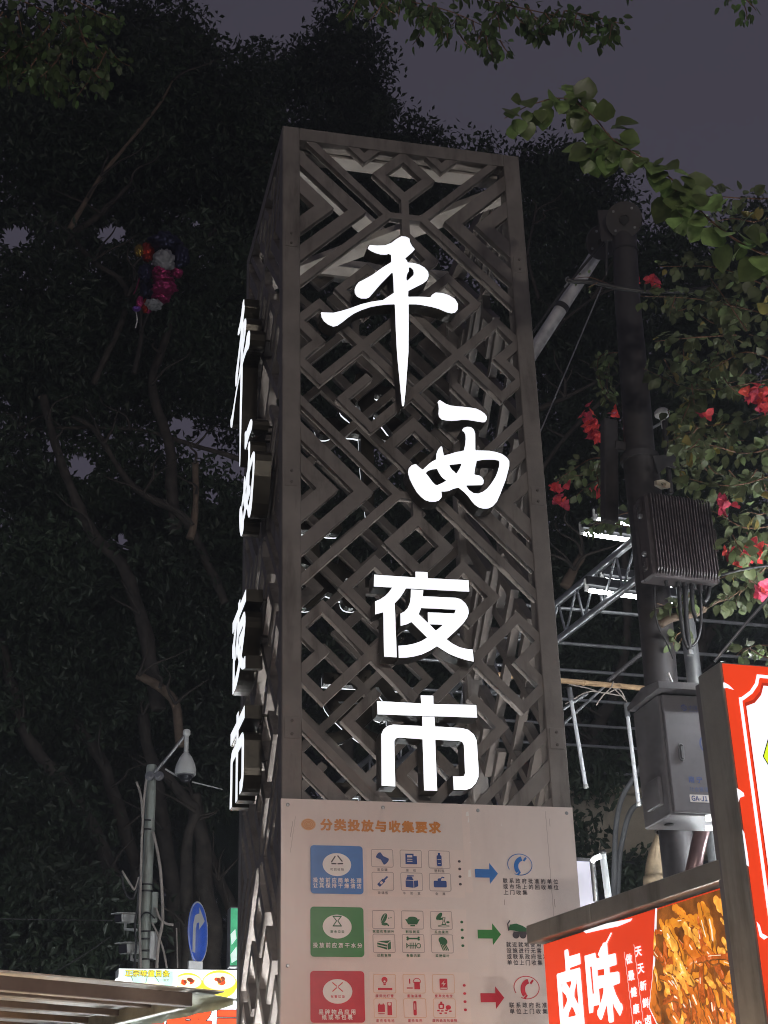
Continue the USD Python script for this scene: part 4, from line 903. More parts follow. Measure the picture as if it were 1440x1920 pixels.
def fit_text(s, q, bold, sx=None):   # lettering filling a quad: lower-left, lower-right, top-left pixels
    ll, lr, tl = (vz(x, y, RC) for x, y in q); g = text(s, 1.0, 0, 0, bold); b = g.bounds
    kx = (lr[0] - ll[0]) / (b[2] - b[0]); kz = (tl[1] - ll[1]) / (b[3] - b[1])
    g = affinity.translate(affinity.scale(affinity.translate(g, -b[0], -b[1]), kx, kz, origin=(0, 0)), ll[0], ll[1]); return g
for s, q in (('卤', ((1053, 1938), (1100, 1938), (1037, 1789))), ('味', ((1108, 1925), (1172, 1925), (1094, 1780)))):
    g = fit_text(s, q, 2); flat(lb, 'sign_character', g.buffer(.001), fr2, RC + .002, m_lit_white)
for s, x, y0, dy, dxp in (('做最健康的', 1174, 1799, 31, 4.5), ('天天新鲜卤', 1192, 1785, 32, 4.5)):
    for i, ch in enumerate(s):
        q = ((x + dxp * i + 1, y0 + dy * i + 10), (x + dxp * i + 13, y0 + dy * i + 9), (x + dxp * i, y0 + dy * i - 9))
        flat(lb, 'vertical_text', fit_text(ch, q, 2), fr2, RC + .002, m_lit_white)
    flat(lb, 'rule_line', LineString(V((x - 2.5, y0 - 14), (x + 15, y0 + 130))).buffer(.0008), fr2, RC + .002, m_lit_white)
for t in (V((1095, 1746), (1140, 1731), (1187, 1722), (1184, 1727), (1160, 1737), (1130, 1743), (1100, 1750)), V((1146, 1749), (1149, 1749), (1140, 1768), (1133, 1785), (1122, 1790), (1128, 1775), (1138, 1765)), V((1122, 1790), (1133, 1772), (1141, 1795), (1130, 1800))):
    flat(lb, 'torn_paper', Polygon(t), fr2, RC + .0024, m_lit_white)
for p in (Ofar - e2 * .08 - n2 * .09, Ofar - e2 * (Ln - .1) - n2 * .09):
    put(lb, 'support_post', MB().frame_box(np.array([p[0] - .02, p[1] - .02, .02]), (.04, 0, 0), (0, .04, 0), TZ * (Ofar[2] - 1.27), .002).m(), m_galv)
put(ux_, 'support_post', MB().frame_box(np.array([O[0] + .25, O[1] + .14, .02]), (.05, 0, 0), (0, .05, 0), TZ * (O[2] - HB - .022), .002).m(), m_galv)

# ---------------------------------------------------------------- behind: canopy frame, truss, batten lamps
ZC = 5.1; dr = yawdir(17.2)
cf = thing('canopy_frame', 'high open canopy frame of parallel thin galvanised pipes behind the tower', 'canopy frame', at_z(1045, 1300, ZC))
for y in (1140, 1205, 1255, 1310, 1357, 1395, 1445, 1527):
    q = at_z(1045, y, ZC + .02 * math.sin(y)); put(cf, 'pipe', MB().tube([q - dr * (1.25 if y < 1400 else 1.6), q + dr * 3.4], .0125, 8).m(), m_galv, smooth=True)
ta, tb = at_z(1040, 1135, ZC - .05), at_z(1182, 1018, ZC - .05); dt = (tb - ta) / np.linalg.norm(tb - ta); nt = np.cross(dt, TZ)
tr = thing('steel_truss', 'silver steel lattice truss sloping behind the right side of the tower', 'truss', ta)
la = at_plane(1045, 1200, ta, nt); lbt = at_plane(1157, 1114, ta, nt)
A0, A1 = ta - dt * 5.5, tb + dt * .35; B0_, B1_ = la - dt * 5.3, lbt + (lbt - la) / np.linalg.norm(lbt - la) * .45
put(tr, 'top_chord', MB().tube([A0, A1], .024, 12).m(), m_galv, smooth=True)
put(tr, 'bottom_chord', MB().tube([B0_, B1_], .024, 12).m(), m_galv, smooth=True)
NT = 26
for i in range(NT):
    a = A0 + (A1 - A0) * i / NT; b = B0_ + (B1_ - B0_) * (i + .5) / NT; a_ = A0 + (A1 - A0) * (i + 1) / NT
    put(tr, 'web_bar', MB().tube([a, b], .009, 6).m(), m_galv); put(tr, 'web_bar', MB().tube([b, a_], .009, 6).m(), m_galv)
for x_, z_ in ((A0[0], A0[1]), (A1[0] + .02, A1[1] - .3)):
    put(cf, 'column', MB().tube([(x_, z_, .02), (x_, z_, 4.6)], .04, 12).m(), m_galv, smooth=True)
lab = ['upper nearer white batten lamp left of the ribbed box', 'upper farther white batten lamp left of the ribbed box', 'lower nearer white batten lamp left of the ribbed box', 'lower farther white batten lamp left of the ribbed box', 'short visible batten lamp right of the steel pole under the ribbed box']
for i, (x, y, Y, L) in enumerate(((1095, 1000, 8.2, .62), (1120, 974, 8.8, .50), (1104, 1107, 8.2, .62), (1133, 1087, 8.8, .5), (1249, 1127, 8.5, .14))):
    o = at(x, y, Y); d = yawdir(23)
    bl = thing('batten_lamp', lab[i], 'lamp', o, group='batten lamps behind the steel pole')
    put(bl, 'lit_tube', MB().bar(o, o + d * L, .028, .022, bev=.004).m(), m_batten)
    bt = o + TZ * .055
    put(bl, 'fixture', MB().bar(bt - d * .02 - np.array([0, .01, 0]), bt + d * (L + .02), .05, .055, bev=.004).m(), m_black)
    put(bl, 'end_cap', MB().frame_box(o - d * .03 - TZ * .004 + np.array([-.0, -.02, .0]), d * .028, np.array([0, .04, 0]), TZ * .07, .003).m(), m_white)
    put(bl, 'hanger', MB().tube([bt + d * L * .8, bt + d * L * .8 + TZ * .35], .005, 5).m(), m_galv)
bp = thing('bamboo_pole', 'tan bamboo pole lying level between the tower and the grey cabinet', 'pole', at(1130, 1282, 8.5))
o = at(1050, 1276, 8.5); q = at(1224, 1292, 8.9)
for i in range(5):
    a, b = o - (q - o) * .9 + (q - o) * 1.9 * i / 5, o - (q - o) * .9 + (q - o) * 1.9 * (i + 1) / 5 - (q - o) * .004
    put(bp, 'bamboo_section', MB().tube([a, a + (b - a) * .03, a + (b - a) * .06, b - (b - a) * .04, b], [.019, .019, .0165, .0165, .019], 10).m(), m_wood, smooth=True)
for i, (p_, q_) in enumerate((((1066, 1283), (1099, 1478)), ((1173, 1312), (1198, 1511)))):
    h = thing('hanging_tube', ('unlit white lamp tube hanging from the bamboo pole beside the tower', 'unlit white lamp tube dangling beside the grey cabinet')[i], 'lamp tube', at(*p_, 8.5))
    a, b = at(*p_, 8.5), at(*q_, 8.4); d = b - a
    put(h, 'tube', MB().tube([a + d * .16, b - d * .02], .012, 12).m(), m_tube_off, smooth=True)
    put(h, 'holder', MB().tube([a + d * .04, a + d * .17], .016, 10).m(), m_galv, smooth=True)
    put(h, 'end_cap', MB().tube([b - d * .03, b], .0145, 10).m(), m_white, smooth=True)
    put(h, 'cord', MB().tube([a - TZ * .0, a + d * .05], .004, 5).m(), m_cable)
wires = thing('loose_wires', 'tangle of thin pale wires looping from the bamboo pole', 'wires', at(1130, 1290, 8.5))
for pts in (([(1066, 1283), (1100, 1290), (1135, 1300), (1160, 1292), (1175, 1316)]), [(1118, 1322), (1130, 1305), (1145, 1290), (1150, 1278)], [(1150, 1290), (1168, 1308), (1185, 1330)], [(1060, 1320), (1100, 1298), (1130, 1299), (1172, 1306)]):
    put(wires, 'wire', MB().tube(spline(pxs(pts, 8.5)), .004, 5).m(), m_cable_pale, smooth=True)
put(wires, 'cross_bar', MB().tube(pxs([(1058, 1356), (1138, 1283)], 8.9), .009, 6).m(), m_galv)
put(wires, 'cross_bar', MB().tube(pxs([(1140, 1277), (1204, 1225)], 8.7), .014, 8).m(), m_steel)
put(wires, 'cross_bar', MB().tube(pxs([(1056, 1330), (1102, 1300)], 9.2), .010, 6).m(), m_galv)

# ---------------------------------------------------------------- behind: small white box and tube near the board
O = at(1060, 1606, 7.2); fr, uz, ex, n = face(O, 19)
wb = thing('white_light_box', 'plain white lit box just right of the notice board', 'lit sign', ground(O))
wW = along(O, ex, 1113)
put(wb, 'cabinet', MB().frame_box(O - TZ * .6 - n * .09, ex * (wW + .012), n * .086, TZ * .6, .004).m(), m_grey)
flat(wb, 'lit_face', sbox(.01, -.59, wW, -.02), fr, .001, E('lit_lilac', (.70, .69, .80), .55))
put(wb, 'support_post', MB().tube([ground(O + ex * .1 - n * .045) + TZ * .01, O + ex * .1 - n * .045 - TZ * .61], .02, 8).m(), m_galv)
ht = thing('hooked_tube', 'short lit tube leaning over the plain white box', 'lamp', at(1112, 1614, 7.0))
put(ht, 'lit_tube', MB().tube(spline(pxs([(1110, 1616), (1115, 1610), (1127, 1605)], 7.0)), .013, 10).m(), E('soft_tube', (.95, .97, 1), 1.0), smooth=True)
put(ht, 'holder', MB().tube(pxs([(1110, 1616), (1117, 1690)], 7.05), .012, 8).m(), m_galv, smooth=True)
wt = thing('white_tube_post', 'upright white tube lamp between the white box and the red sign rail', 'lamp', at(1130, 1600, 7.1))
put(wt, 'tube', MB().tube(pxs([(1130, 1601), (1143, 1700)], 7.1), .016, 12).m(), E('dim_tube', (.80, .87, .90), .35), smooth=True)
put(wt, 'cap', MB().tube(pxs([(1129.5, 1596), (1130, 1602)], 7.1), .018, 10).m(), m_galv, smooth=True)
el = thing('end_tubes', 'pair of short lit tubes between the grey cabinet and the tall light box', 'lamp', at(1330, 1534, 5.6))
for y in (1534, 1553):
    put(el, 'lit_tube', MB().tube(pxs([(1323, y), (1372, y - 2)], 5.6), .010 if y > 1540 else .012, 10).m(), E(f'end_tube_{y}', (1, 1, 1), 1.6), smooth=True)
wl = thing('old_wall', 'stained beige concrete wall behind the tubes, partly hidden by plants', 'wall', ground(at(1180, 1550, 13.6)))
o = at(1000, 1600, 13.6); o[2] = 0; w0 = at(1160, 1484, 13.6)[2]; w1 = at(1160, 1598, 13.6)[2]
put(wl, 'upper_wall', MB().frame_box((o[0], o[1], w1), yawdir(7) * 3.2, yawdir(97) * .3, TZ * (w0 - w1), .02).m(), m_concrete)
put(wl, 'lower_wall', MB().frame_box((o[0], o[1] + .25, .02), yawdir(7) * 3.2, yawdir(97) * .3, TZ * (w1 - .022), .02).m(), M('dark_wall', (.04, .042, .05), .8, var=.3, bump=.2))
put(wl, 'coping', MB().frame_box((o[0] - .02, o[1] - .04, w0 + .002), yawdir(7) * 3.24, yawdir(97) * .38, TZ * .08, .01).m(), m_concrete)

# hose
hs = thing('black_hose', 'thick black hose sagging across in front of the steel pole', 'hose', at(1230, 545, 6.3))
put(hs, 'hose', MB().tube(spline(pxs([(1063, 524), (1075, 528), (1110, 529), (1160, 540), (1230, 547), (1330, 540), (1400, 515), (1470, 478)], 6.3), 8), .012, 10).m(), m_cable, smooth=True)
put(hs, 'clip', MB().tube(spline(pxs([(1066, 519), (1061, 524), (1064, 531), (1058, 538)], 6.3)), .005, 6).m(), m_galv)
gw = thing('guy_wire', 'thin steel guy wire from the hose down behind the tower', 'wire', at(1128, 540, 7.3))
put(gw, 'wire', MB().tube(pxs([(1128, 538), (1012, 812)], 7.3), .004, 5).m(), m_galv)
gw2 = thing('slack_wire', 'pale wire slanting down to the tall light box corner', 'wire', at(1440, 1130, 5.5))
put(gw2, 'wire', MB().tube(pxs([(1470, 1088), (1398, 1170), (1340, 1240)], 5.0), .006, 6).m(), m_galv, smooth=True)
gw3 = thing('thin_cable', 'thin dark cable running across the right leaves', 'wire', at(1400, 1066, 6.0))
put(gw3, 'wire', MB().tube(spline(pxs([(1352, 1078), (1400, 1066), (1470, 1056)], 6.0)), .006, 6).m(), m_cable, smooth=True)
gw4 = thing('overhead_cable', 'thin cable crossing the dark trees at the far left', 'wire', at(150, 1725, 9.5))
put(gw4, 'wire', MB().tube(spline(pxs([(-30, 1722), (60, 1724), (210, 1726)], 9.5)), .004, 5).m(), m_cable, smooth=True)
put(gw4, 'wire', MB().tube(spline(pxs([(90, 1830), (150, 1795), (210, 1755)], 9.5)), .004, 5).m(), m_cable, smooth=True)
# ---------------------------------------------------------------- leaves
def leaf_template(aspect, fold, curl, tip=.12):
    t = np.array([0, .22, .48, .74, .92, 1.0]); w = np.array([0, .40, .5, .36, .13, 0]) * aspect
    mid = np.stack([t, np.zeros(6), -curl * t * t], 1)
    L = np.stack([t[1:5], w[1:5], fold * w[1:5] - curl * t[1:5] ** 2], 1); R = L * [1, -1, 1]
    v = np.vstack([mid, L, R]); f = []
    for s, o in ((1, 6), (-1, 10)):
        q = [[0, 1, o], [1, 2, o + 1], [1, o + 1, o], [2, 3, o + 2], [2, o + 2, o + 1], [3, 4, o + 3], [3, o + 3, o + 2], [4, 5, o + 3]]
        f += [a if s == 1 else a[::-1] for a in q]
    return v, np.array(f)
def place(tv, o, d, nrm, s):
    d = d / np.linalg.norm(d); y = np.cross(nrm, d); y /= np.linalg.norm(y) + 1e-9; z = np.cross(d, y)
    return o + s * (tv[:, :1] * d + tv[:, 1:2] * y + tv[:, 2:3] * z)
def place_many(tv, tf, O, D, N, S):
    D = D / np.linalg.norm(D, axis=1, keepdims=True); Yv = np.cross(N, D); Yv /= np.linalg.norm(Yv, axis=1, keepdims=True) + 1e-9; Z = np.cross(D, Yv)
    V = O[:, None] + S[:, None, None] * (tv[None, :, :1] * D[:, None] + tv[None, :, 1:2] * Yv[:, None] + tv[None, :, 2:3] * Z[:, None])
    F = (tf[None] + (np.arange(len(O)) * len(tv))[:, None, None]).reshape(-1, 3)
    return V.reshape(-1, 3), F
FAR_V = np.array([[0, 0, 0], [.45, .24, .05], [1, 0, -.12], [.45, -.24, .05]]); FAR_F = np.array([[0, 1, 2], [0, 2, 3]])
def crown(blobs, n, size, seed, holes=(), clump=.34):
    """leaf clumps spread through ellipsoids given as (px, py, depth, rx px, rz px, ry metres); holes: gaps through the crown"""
    r = np.random.default_rng(seed); O = []
    area = np.array([b[3] * b[4] for b in blobs], float); area /= area.sum()
    for b, a in zip(blobs, area):
        c = at(b[0], b[1], b[2]); k = pm(b[2], b[0], b[1]); R = np.array([b[3] * k, b[5], b[4] * k])
        m_ = max(6, int(n * a / 44)); d = r.standard_normal((m_, 3)); d /= np.linalg.norm(d, axis=1, keepdims=True)
        cl = c + d * R * (r.random((m_, 1)) ** .45)
        dd = r.standard_normal((m_, 44, 3)); dd *= (r.random((m_, 44, 1)) ** .4) / np.linalg.norm(dd, axis=2, keepdims=True)
        pts = cl[:, None] + dd * clump * 1.35 * np.array([1, 1, .6]) * r.uniform(.45, 1.0, (m_, 1, 1))
        O.append(pts.reshape(-1, 3))
    O = np.vstack(O)
    if len(holes):
        d = O - EYE; w = d @ _F; px = 720 + FPX * (d @ CR) / w; py = 960 - FPX * (d @ CU) / w
        keep = np.ones(len(O), bool)
        for hx, hy, ha, hb in holes:
            rr_ = ((px - hx) / ha) ** 2 + ((py - hy) / hb) ** 2; keep &= rr_ > .25 + 1.3 * meshkit.noise(O * 3.4, 3)
        O = O[keep]
    N_ = len(O); D = r.standard_normal((N_, 3)); D[:, 2] -= .7; Nn = r.standard_normal((N_, 3)); Nn[:, 2] += .5
    return place_many(FAR_V, FAR_F, O, D, Nn, size * r.uniform(.65, 1.35, N_))
def limb(pts, Y, r0, r1, n=10, seed=0):
    """pts in photo pixels along a limb at depth Y; radii in photo pixels"""
    q = spline(pxs(pts, Y), 6); k = pm(Y, *pts[0]); rr_ = np.linspace(r0 * k, r1 * k, len(q))
    q = q + (meshkit.noise(q[:, [2, 0, 1]] * 2.3 + seed, seed)[:, None] - .5) * np.array([1, .3, .2]) * rr_[:, None] * .8
    q2 = np.vstack([q[:1], (q[1:] + q[:-1]) / 2, q[-1:]]); Q_ = np.empty((2 * len(q) - 1, 3)); Q_[::2] = q; Q_[1::2] = (q[1:] + q[:-1]) / 2
    R_2 = np.interp(np.arange(len(Q_)) / 2, np.arange(len(q)), rr_ * (1 + .35 * (meshkit.noise(q * 4 + seed, 9) - .5))); n = 14
    v, f = MB().tube(Q_, R_2, n).m(); body = len(Q_) * n
    c_ = np.repeat(Q_, n, axis=0); d_ = v[:body] - c_
    g_ = meshkit.fbm(np.stack([v[:body, 0] * 13, v[:body, 1] * 13, v[:body, 2] * 4], 1) + seed, 3, seed)
    v[:body] = c_ + d_ * (1 + .55 * (g_ - .5))[:, None]
    return v, f
def to_ground(pts, Y):
    """continues a trunk from its lowest visible point straight to the ground"""
    b = at(*pts[0], Y); return b
def tree(name, label, Y, limbs, blobs, n, size, seed, holes=(), mat=None, base_px=None, group=None):
    b = at(*limbs[0][0][0], Y); base = np.array([b[0], b[1], 0])
    t = thing(name, label, 'tree', base, group=group)
    for i, (pts, r0, r1, dy, mt) in enumerate(limbs):
        v, f = limb(pts, Y + dy, r0, r1, seed=seed + i)
        if i == 0:
            k = pm(Y, *pts[0]); g = MB().add(v, f).tube([np.array([b[0] + .05, b[1], -.1]), np.array([b[0] + .02, b[1], b[2] * .5]), b + (0, 0, .05)], [r0 * k * 1.5, r0 * k * 1.2, r0 * k], 10); v, f = g.m()
        p = put(t, 'trunk' if i == 0 else 'limb', (v, f), mt or m_bark, smooth=True)
        if mt is m_bark_pale or (len(pts) == 3 and r0 == 7.01):
            pass
    rt = np.random.default_rng(seed + 500); tw_ = MB()
    for pts, r0, r1, dy, mt in limbs:
        for _ in range(5):
            i = rt.integers(1, len(pts)); x, y = pts[i]; L = rt.uniform(40, 110); a = rt.uniform(-1.1, 1.1)
            pth = [(x, y), (x + L * .4 * math.sin(a) + rt.normal(0, 6), y - L * .4 * math.cos(a)), (x + L * .75 * math.sin(a * 1.2) + rt.normal(0, 8), y - L * .7 * math.cos(a)), (x + L * math.sin(a * 1.35), y - L * math.cos(a))]
            q = spline(pxs(pth, Y + dy - .15), 4); tw_.tube(q, np.linspace(.016, .004, len(q)), 5)
    put(t, 'twigs', tw_.m(), m_bark, smooth=True, kind='stuff')
    if blobs: put(t, 'crown', crown(blobs, n, size, seed, holes), mat or m_leaf_far, kind='stuff')
    return t
def cut_end(t, px, py, Y, r, d):
    c = at(px, py, Y); k = pm(Y, px, py); put(t, 'cut_end', MB().lathe(c, d, [(r * k * 1.02, -.02), (r * k * 1.02, .004), (0, .006)], 12).m(), m_bark_pale)
LH = [(30, 440, 34, 24), (212, 437, 32, 22), (365, 418, 12, 10), (150, 872, 34, 28), (96, 830, 14, 14), (340, 797, 30, 18), (385, 825, 18, 13), (228, 1015, 15, 20), (25, 1010, 8, 9), (398, 930, 16, 16), (350, 950, 7, 14), (410, 730, 9, 7)]
A = tree('fig_tree', 'large spreading fig tree with many leaning trunks filling the left side', 14.0, [
    ([(275, 1840), (258, 1760), (214, 1722), (171, 1645), (137, 1600), (76, 1530), (-10, 1480)], 21, 15, 0, None),
    ([(262, 1800), (244, 1737), (208, 1630), (171, 1548), (122, 1477), (64, 1401), (40, 1355), (24, 1291), (0, 1200)], 16, 9, -.4, None),
    ([(285, 1830), (275, 1768), (260, 1630), (232, 1554), (208, 1477), (195, 1432), (147, 1358), (110, 1280)], 16, 9, .3, None),
    ([(332, 1840), (330, 1798), (321, 1676), (305, 1554), (290, 1447), (275, 1401), (268, 1340)], 16, 10, .2, None),
    ([(348, 1820), (348, 1737), (351, 1584), (367, 1523), (351, 1502), (321, 1468), (300, 1440)], 11, 9, -.5, None),
    ([(396, 1840), (394, 1737), (382, 1615), (367, 1539), (360, 1490)], 21, 13, 0, None),
    ([(440, 1720), (428, 1691), (410, 1650), (394, 1600)], 12, 9, .4, None),
    ([(300, 1330), (262, 1150), (227, 1056), (175, 1003), (138, 926), (110, 852), (91, 787), (79, 743)], 13, 7, -1.0, None),
    ([(420, 1130), (380, 1030), (337, 966), (268, 926), (232, 893), (195, 832), (171, 800), (134, 781)], 9, 4, -.6, None),
    ([(520, 905), (459, 865), (366, 836), (244, 804), (40, 804)], 6, 3, -.4, None),
    ([(355, 1010), (362, 983), (368, 926), (366, 869)], 7, 6, -1.2, m_bark2),
    ([(330, 1000), (318, 844), (284, 722), (301, 662), (325, 584), (345, 500), (405, 430)], 11, 4, -.5, None),
    ([(340, 1400), (329, 1320), (300, 1290), (260, 1267)], 9, 7.5, -1.3, m_bark2),
    ([(175, 720), (240, 555), (175, 490), (135, 445)], 6, 4, -.8, None),
    ([(50, 545), (100, 480), (135, 440), (190, 400), (245, 345)], 8, 4, -.9, None),
    ([(130, 430), (165, 370), (190, 330), (235, 275), (295, 200), (325, 150)], 5, 2, -1.2, m_bark2),
    ([(250, 700), (265, 620), (255, 560), (250, 500)], 5, 3, -.9, None),
  ], [(120, 180, 14, 180, 120, 1.5), (300, 130, 14.5, 110, 90, 1.2), (240, 60, 14.5, 60, 50, .8), (360, 110, 15, 50, 55, .8), (330, 250, 14, 150, 120, 1.5), (450, 200, 15, 80, 80, 1.0), (80, 330, 13.5, 150, 90, 1.5), (260, 360, 14, 160, 60, 1.3), (460, 380, 14.5, 110, 140, 1.5),
      (60, 570, 13.5, 120, 90, 1.5), (230, 560, 14.5, 120, 90, 1.5), (400, 590, 14, 110, 110, 1.5), (60, 730, 13.5, 120, 80, 1.5), (240, 700, 14.5, 200, 80, 1.5), (440, 720, 15, 90, 90, 1.5), (50, 930, 14, 90, 90, 1.5), (250, 950, 15, 170, 90, 1.5), (420, 1000, 15, 80, 90, 1.5),
      (100, 1130, 14, 150, 110, 1.5), (330, 1150, 14.5, 140, 110, 1.5), (80, 1330, 14.5, 130, 110, 1.5), (280, 1290, 15, 150, 90, 1.5), (420, 1300, 15, 60, 100, 1.2), (420, 1450, 15.5, 60, 80, 1.2), (60, 1560, 13.5, 90, 90, 1.2), (90, 1700, 13, 80, 70, 1.0), (210, 1720, 12.6, 50, 50, .7), (200, 1500, 16, 150, 90, 1.2), (120, 1800, 13, 60, 40, .7)],
  190000, .088, 21, LH)
for x, y, dy, r, q in ((79, 742, -1.0, 7.4, (91, 787)), (366, 868, -1.2, 6.6, (368, 926)), (259, 1266, -1.3, 8.2, (300, 1290))):
    d_ = at(x, y, 14 + dy) - at(*q, 14 + dy); cut_end(A, x, y, 14 + dy, r, d_ / np.linalg.norm(d_) + np.array([0, -.55, -.2]))
Bt = tree('fig_tree', 'tall dark tree whose rounded top rises above the tower', 17.0, [([(640, 1900), (650, 1500), (640, 1100), (650, 800), (640, 500), (630, 250)], 16, 5, 0, None), ([(650, 1000), (760, 800), (820, 600)], 8, 4, 0, None), ([(645, 1000), (560, 850), (520, 700)], 8, 4, 0, None)],
  [(640, 70, 17, 42, 45, .8), (665, 130, 17, 62, 70, 1.0), (620, 170, 17, 90, 80, 1.2), (570, 140, 17, 45, 50, .8), (700, 200, 17, 36, 50, .8), (500, 180, 17.5, 70, 70, 1.0), (640, 300, 17, 130, 100, 1.5), (765, 262, 17, 52, 34, .7), (835, 280, 17, 48, 26, .6), (560, 450, 17, 150, 140, 1.5), (760, 420, 17, 170, 130, 1.5), (650, 700, 17, 190, 160, 1.5), (830, 700, 17, 130, 150, 1.5), (620, 1000, 17.5, 160, 160, 1.5), (850, 1000, 17.5, 140, 160, 1.5), (700, 1300, 18, 190, 140, 1.5), (900, 1300, 18, 130, 140, 1.5)],
  130000, .090, 22)
Ct = tree('fig_tree', 'dark leafy tree between the tower and the steel pole', 16.0, [([(1066, 1640), (1074, 1492), (1090, 1435), (1109, 1389), (1127, 1343), (1143, 1320), (1155, 1286), (1175, 1180), (1170, 1000)], 16, 8, -1.5, None), ([(1100, 1432), (1150, 1425), (1200, 1414), (1260, 1400)], 8, 6, -1.6, None), ([(1010, 767), (1060, 745), (1120, 715)], 5, 3, -3, None), ([(985, 930), (1060, 820), (1140, 740)], 5, 3, -2, None), ([(1000, 660), (1060, 600), (1110, 560)], 4, 2, -2, None), ([(1060, 1100), (1077, 1068), (1091, 1042)], 9, 8.5, -5, m_bark2), ([(1010, 560), (990, 480), (1000, 420)], 3, 2, -2, None)],
  [(915, 300, 16, 40, 22, .5), (1040, 310, 16, 45, 34, .6), (985, 330, 16, 50, 40, .6), (1090, 350, 16, 70, 48, .8), (1140, 410, 16, 56, 56, .8), (1020, 420, 16, 90, 80, 1.2), (1130, 520, 16, 100, 80, 1.2), (990, 600, 16, 80, 120, 1.2), (1100, 680, 16.5, 120, 100, 1.2), (1010, 850, 16.5, 90, 110, 1.2), (1120, 870, 16, 90, 110, 1.2), (1080, 1060, 16, 110, 110, 1.2), (1200, 1150, 16, 110, 110, 1.2), (1110, 1260, 15.5, 90, 90, 1.0), (1210, 1330, 15.8, 80, 70, .8), (1110, 1450, 13, 50, 22, .4), (1078, 1560, 13, 16, 40, .3), (1190, 1640, 12.6, 32, 34, .3), (1090, 1430, 15, 50, 60, .6)],
  84000, .082, 23)
Dt = tree('fig_tree', 'dark tree behind the flowering vine at the right edge', 15.0, [([(1330, 1700), (1300, 1300), (1320, 1200), (1360, 1165), (1393, 1143), (1440, 1100)], 14, 10, 0, None), ([(1310, 1250), (1290, 1000), (1280, 700)], 10, 4, .5, None)],
  [(1245, 460, 15, 30, 34, .5), (1290, 500, 15, 70, 50, .8), (1400, 470, 15, 60, 60, .8), (1380, 600, 15, 110, 100, 1.2), (1260, 640, 15, 90, 90, 1.2), (1330, 820, 15, 140, 120, 1.3), (1300, 1000, 15, 150, 120, 1.3), (1400, 1180, 15.5, 110, 100, 1.2), (1280, 1200, 16, 110, 90, 1.2), (1300, 1420, 16, 110, 120, 1.2)],
  66000, .080, 24)
# distant wood as one dark mass behind everything
wd = crown([(x, y, 30, 260, 170, 1.5) for x in (-80, 200, 450, 700, 950, 1200, 1480) for y in (1150, 1350, 1550, 1750, 1900)], 90000, .30, 31, clump=.6)
p = struct('distant_wood', wd, m_leaf_wood, kind='stuff')
stage.GetPrimAtPath(p).SetCustomDataByKey('label', 'distant dark wood closing the view behind the market'); stage.GetPrimAtPath(p).SetCustomDataByKey('category', 'wood')
# slim pale stems and a stump on the right
gt = thing('twin_stem_tree', 'two slim grey stems rising in front of the beige wall', 'tree', ground(at(1152, 1680, 11)))
for i, pts in enumerate(([(1150, 1720), (1151, 1640), (1153, 1560), (1165, 1500), (1190, 1455), (1210, 1420)], [(1155, 1720), (1160, 1620), (1170, 1560), (1184, 1520), (1206, 1500), (1232, 1470)])):
    v, f = limb(pts, 11 + .1 * i, 6, 4, seed=i); b = at(*pts[0], 11 + .1 * i)
    v, f = MB().add(v, f).tube([(b[0], b[1], -.05), b], [.04, .028], 8).m(); put(gt, 'stem', (v, f), M(f'grey_bark_{i}', (.12, .125, .13), .7, var=.3, bump=.3), smooth=True)
st = thing('pale_stump', 'pale peeled tree stump behind the red sign rail', 'tree stump', ground(at(1228, 1650, 8.2)))
b = at(1230, 1650, 8.2); v = spline([(b[0], b[1], 0), (b[0], b[1], b[2] - .3), b, at(1229, 1610, 8.2), at(1238, 1570, 8.2), at(1243, 1545, 8.2)], 6)
put(st, 'trunk', MB().tube(v, np.interp(np.arange(len(v)), [0, 12, 18, 24, len(v) - 1], [.09, .062, .045, .028, .012]), 12).m(), m_bark_pale, smooth=True)
put(st, 'root', MB().tube(spline([(b[0] + .05, b[1] - .02, 0), (b[0] + .07, b[1], b[2] - .1), at(1250, 1560, 8.25)], 6), .018, 8).m(), m_bark2, smooth=True)
# palm behind the tower's left edge
pt = thing('palm_tree', 'feathery palm fronds hanging beside the lower left edge of the tower', 'palm tree', ground(at(360, 1500, 18)))
c = at(370, 1440, 18)
put(pt, 'trunk', MB().tube([ground(c) + TZ * -.1, c], [.16, .12], 12).m(), m_bark, smooth=True)
for i, pts in enumerate(([(370, 1440), (395, 1490), (415, 1570), (432, 1680)], [(372, 1440), (405, 1470), (440, 1540), (455, 1640)], [(370, 1442), (380, 1510), (390, 1600), (402, 1700)], [(370, 1438), (340, 1470), (325, 1520), (322, 1600)], [(370, 1436), (350, 1400), (310, 1390), (270, 1420)], [(370, 1436), (400, 1400), (440, 1400), (470, 1440)], [(370, 1440), (300, 1460), (270, 1520), (262, 1590)])):
    q = spline(pxs(pts, 18 - .3 * math.sin(i)), 8); mb = MB().tube(q, np.linspace(.018, .004, len(q)), 5)
    O_, D_, S_ = [], [], []
    tg = np.gradient(q, axis=0)
    for j in range(2, len(q)):
        for h in (0, .33, .66):
            for s in (-1, 1):
                a = np.cross(tg[j], (0, 1, .2)); a /= np.linalg.norm(a)
                O_.append(q[j] + tg[j] * h); D_.append(s * a + tg[j] / np.linalg.norm(tg[j]) * .7 + np.array([0, 0, -.5])); S_.append(.55 * (1 - .5 * j / len(q)))
    v, f = place_many(FAR_V * [1, .10, .3], FAR_F, np.array(O_), np.array(D_), np.tile([0, 1.0, .3], (len(O_), 1)), np.array(S_)); mb.add(v, f)
    put(pt, 'frond', mb.m(), m_palm)

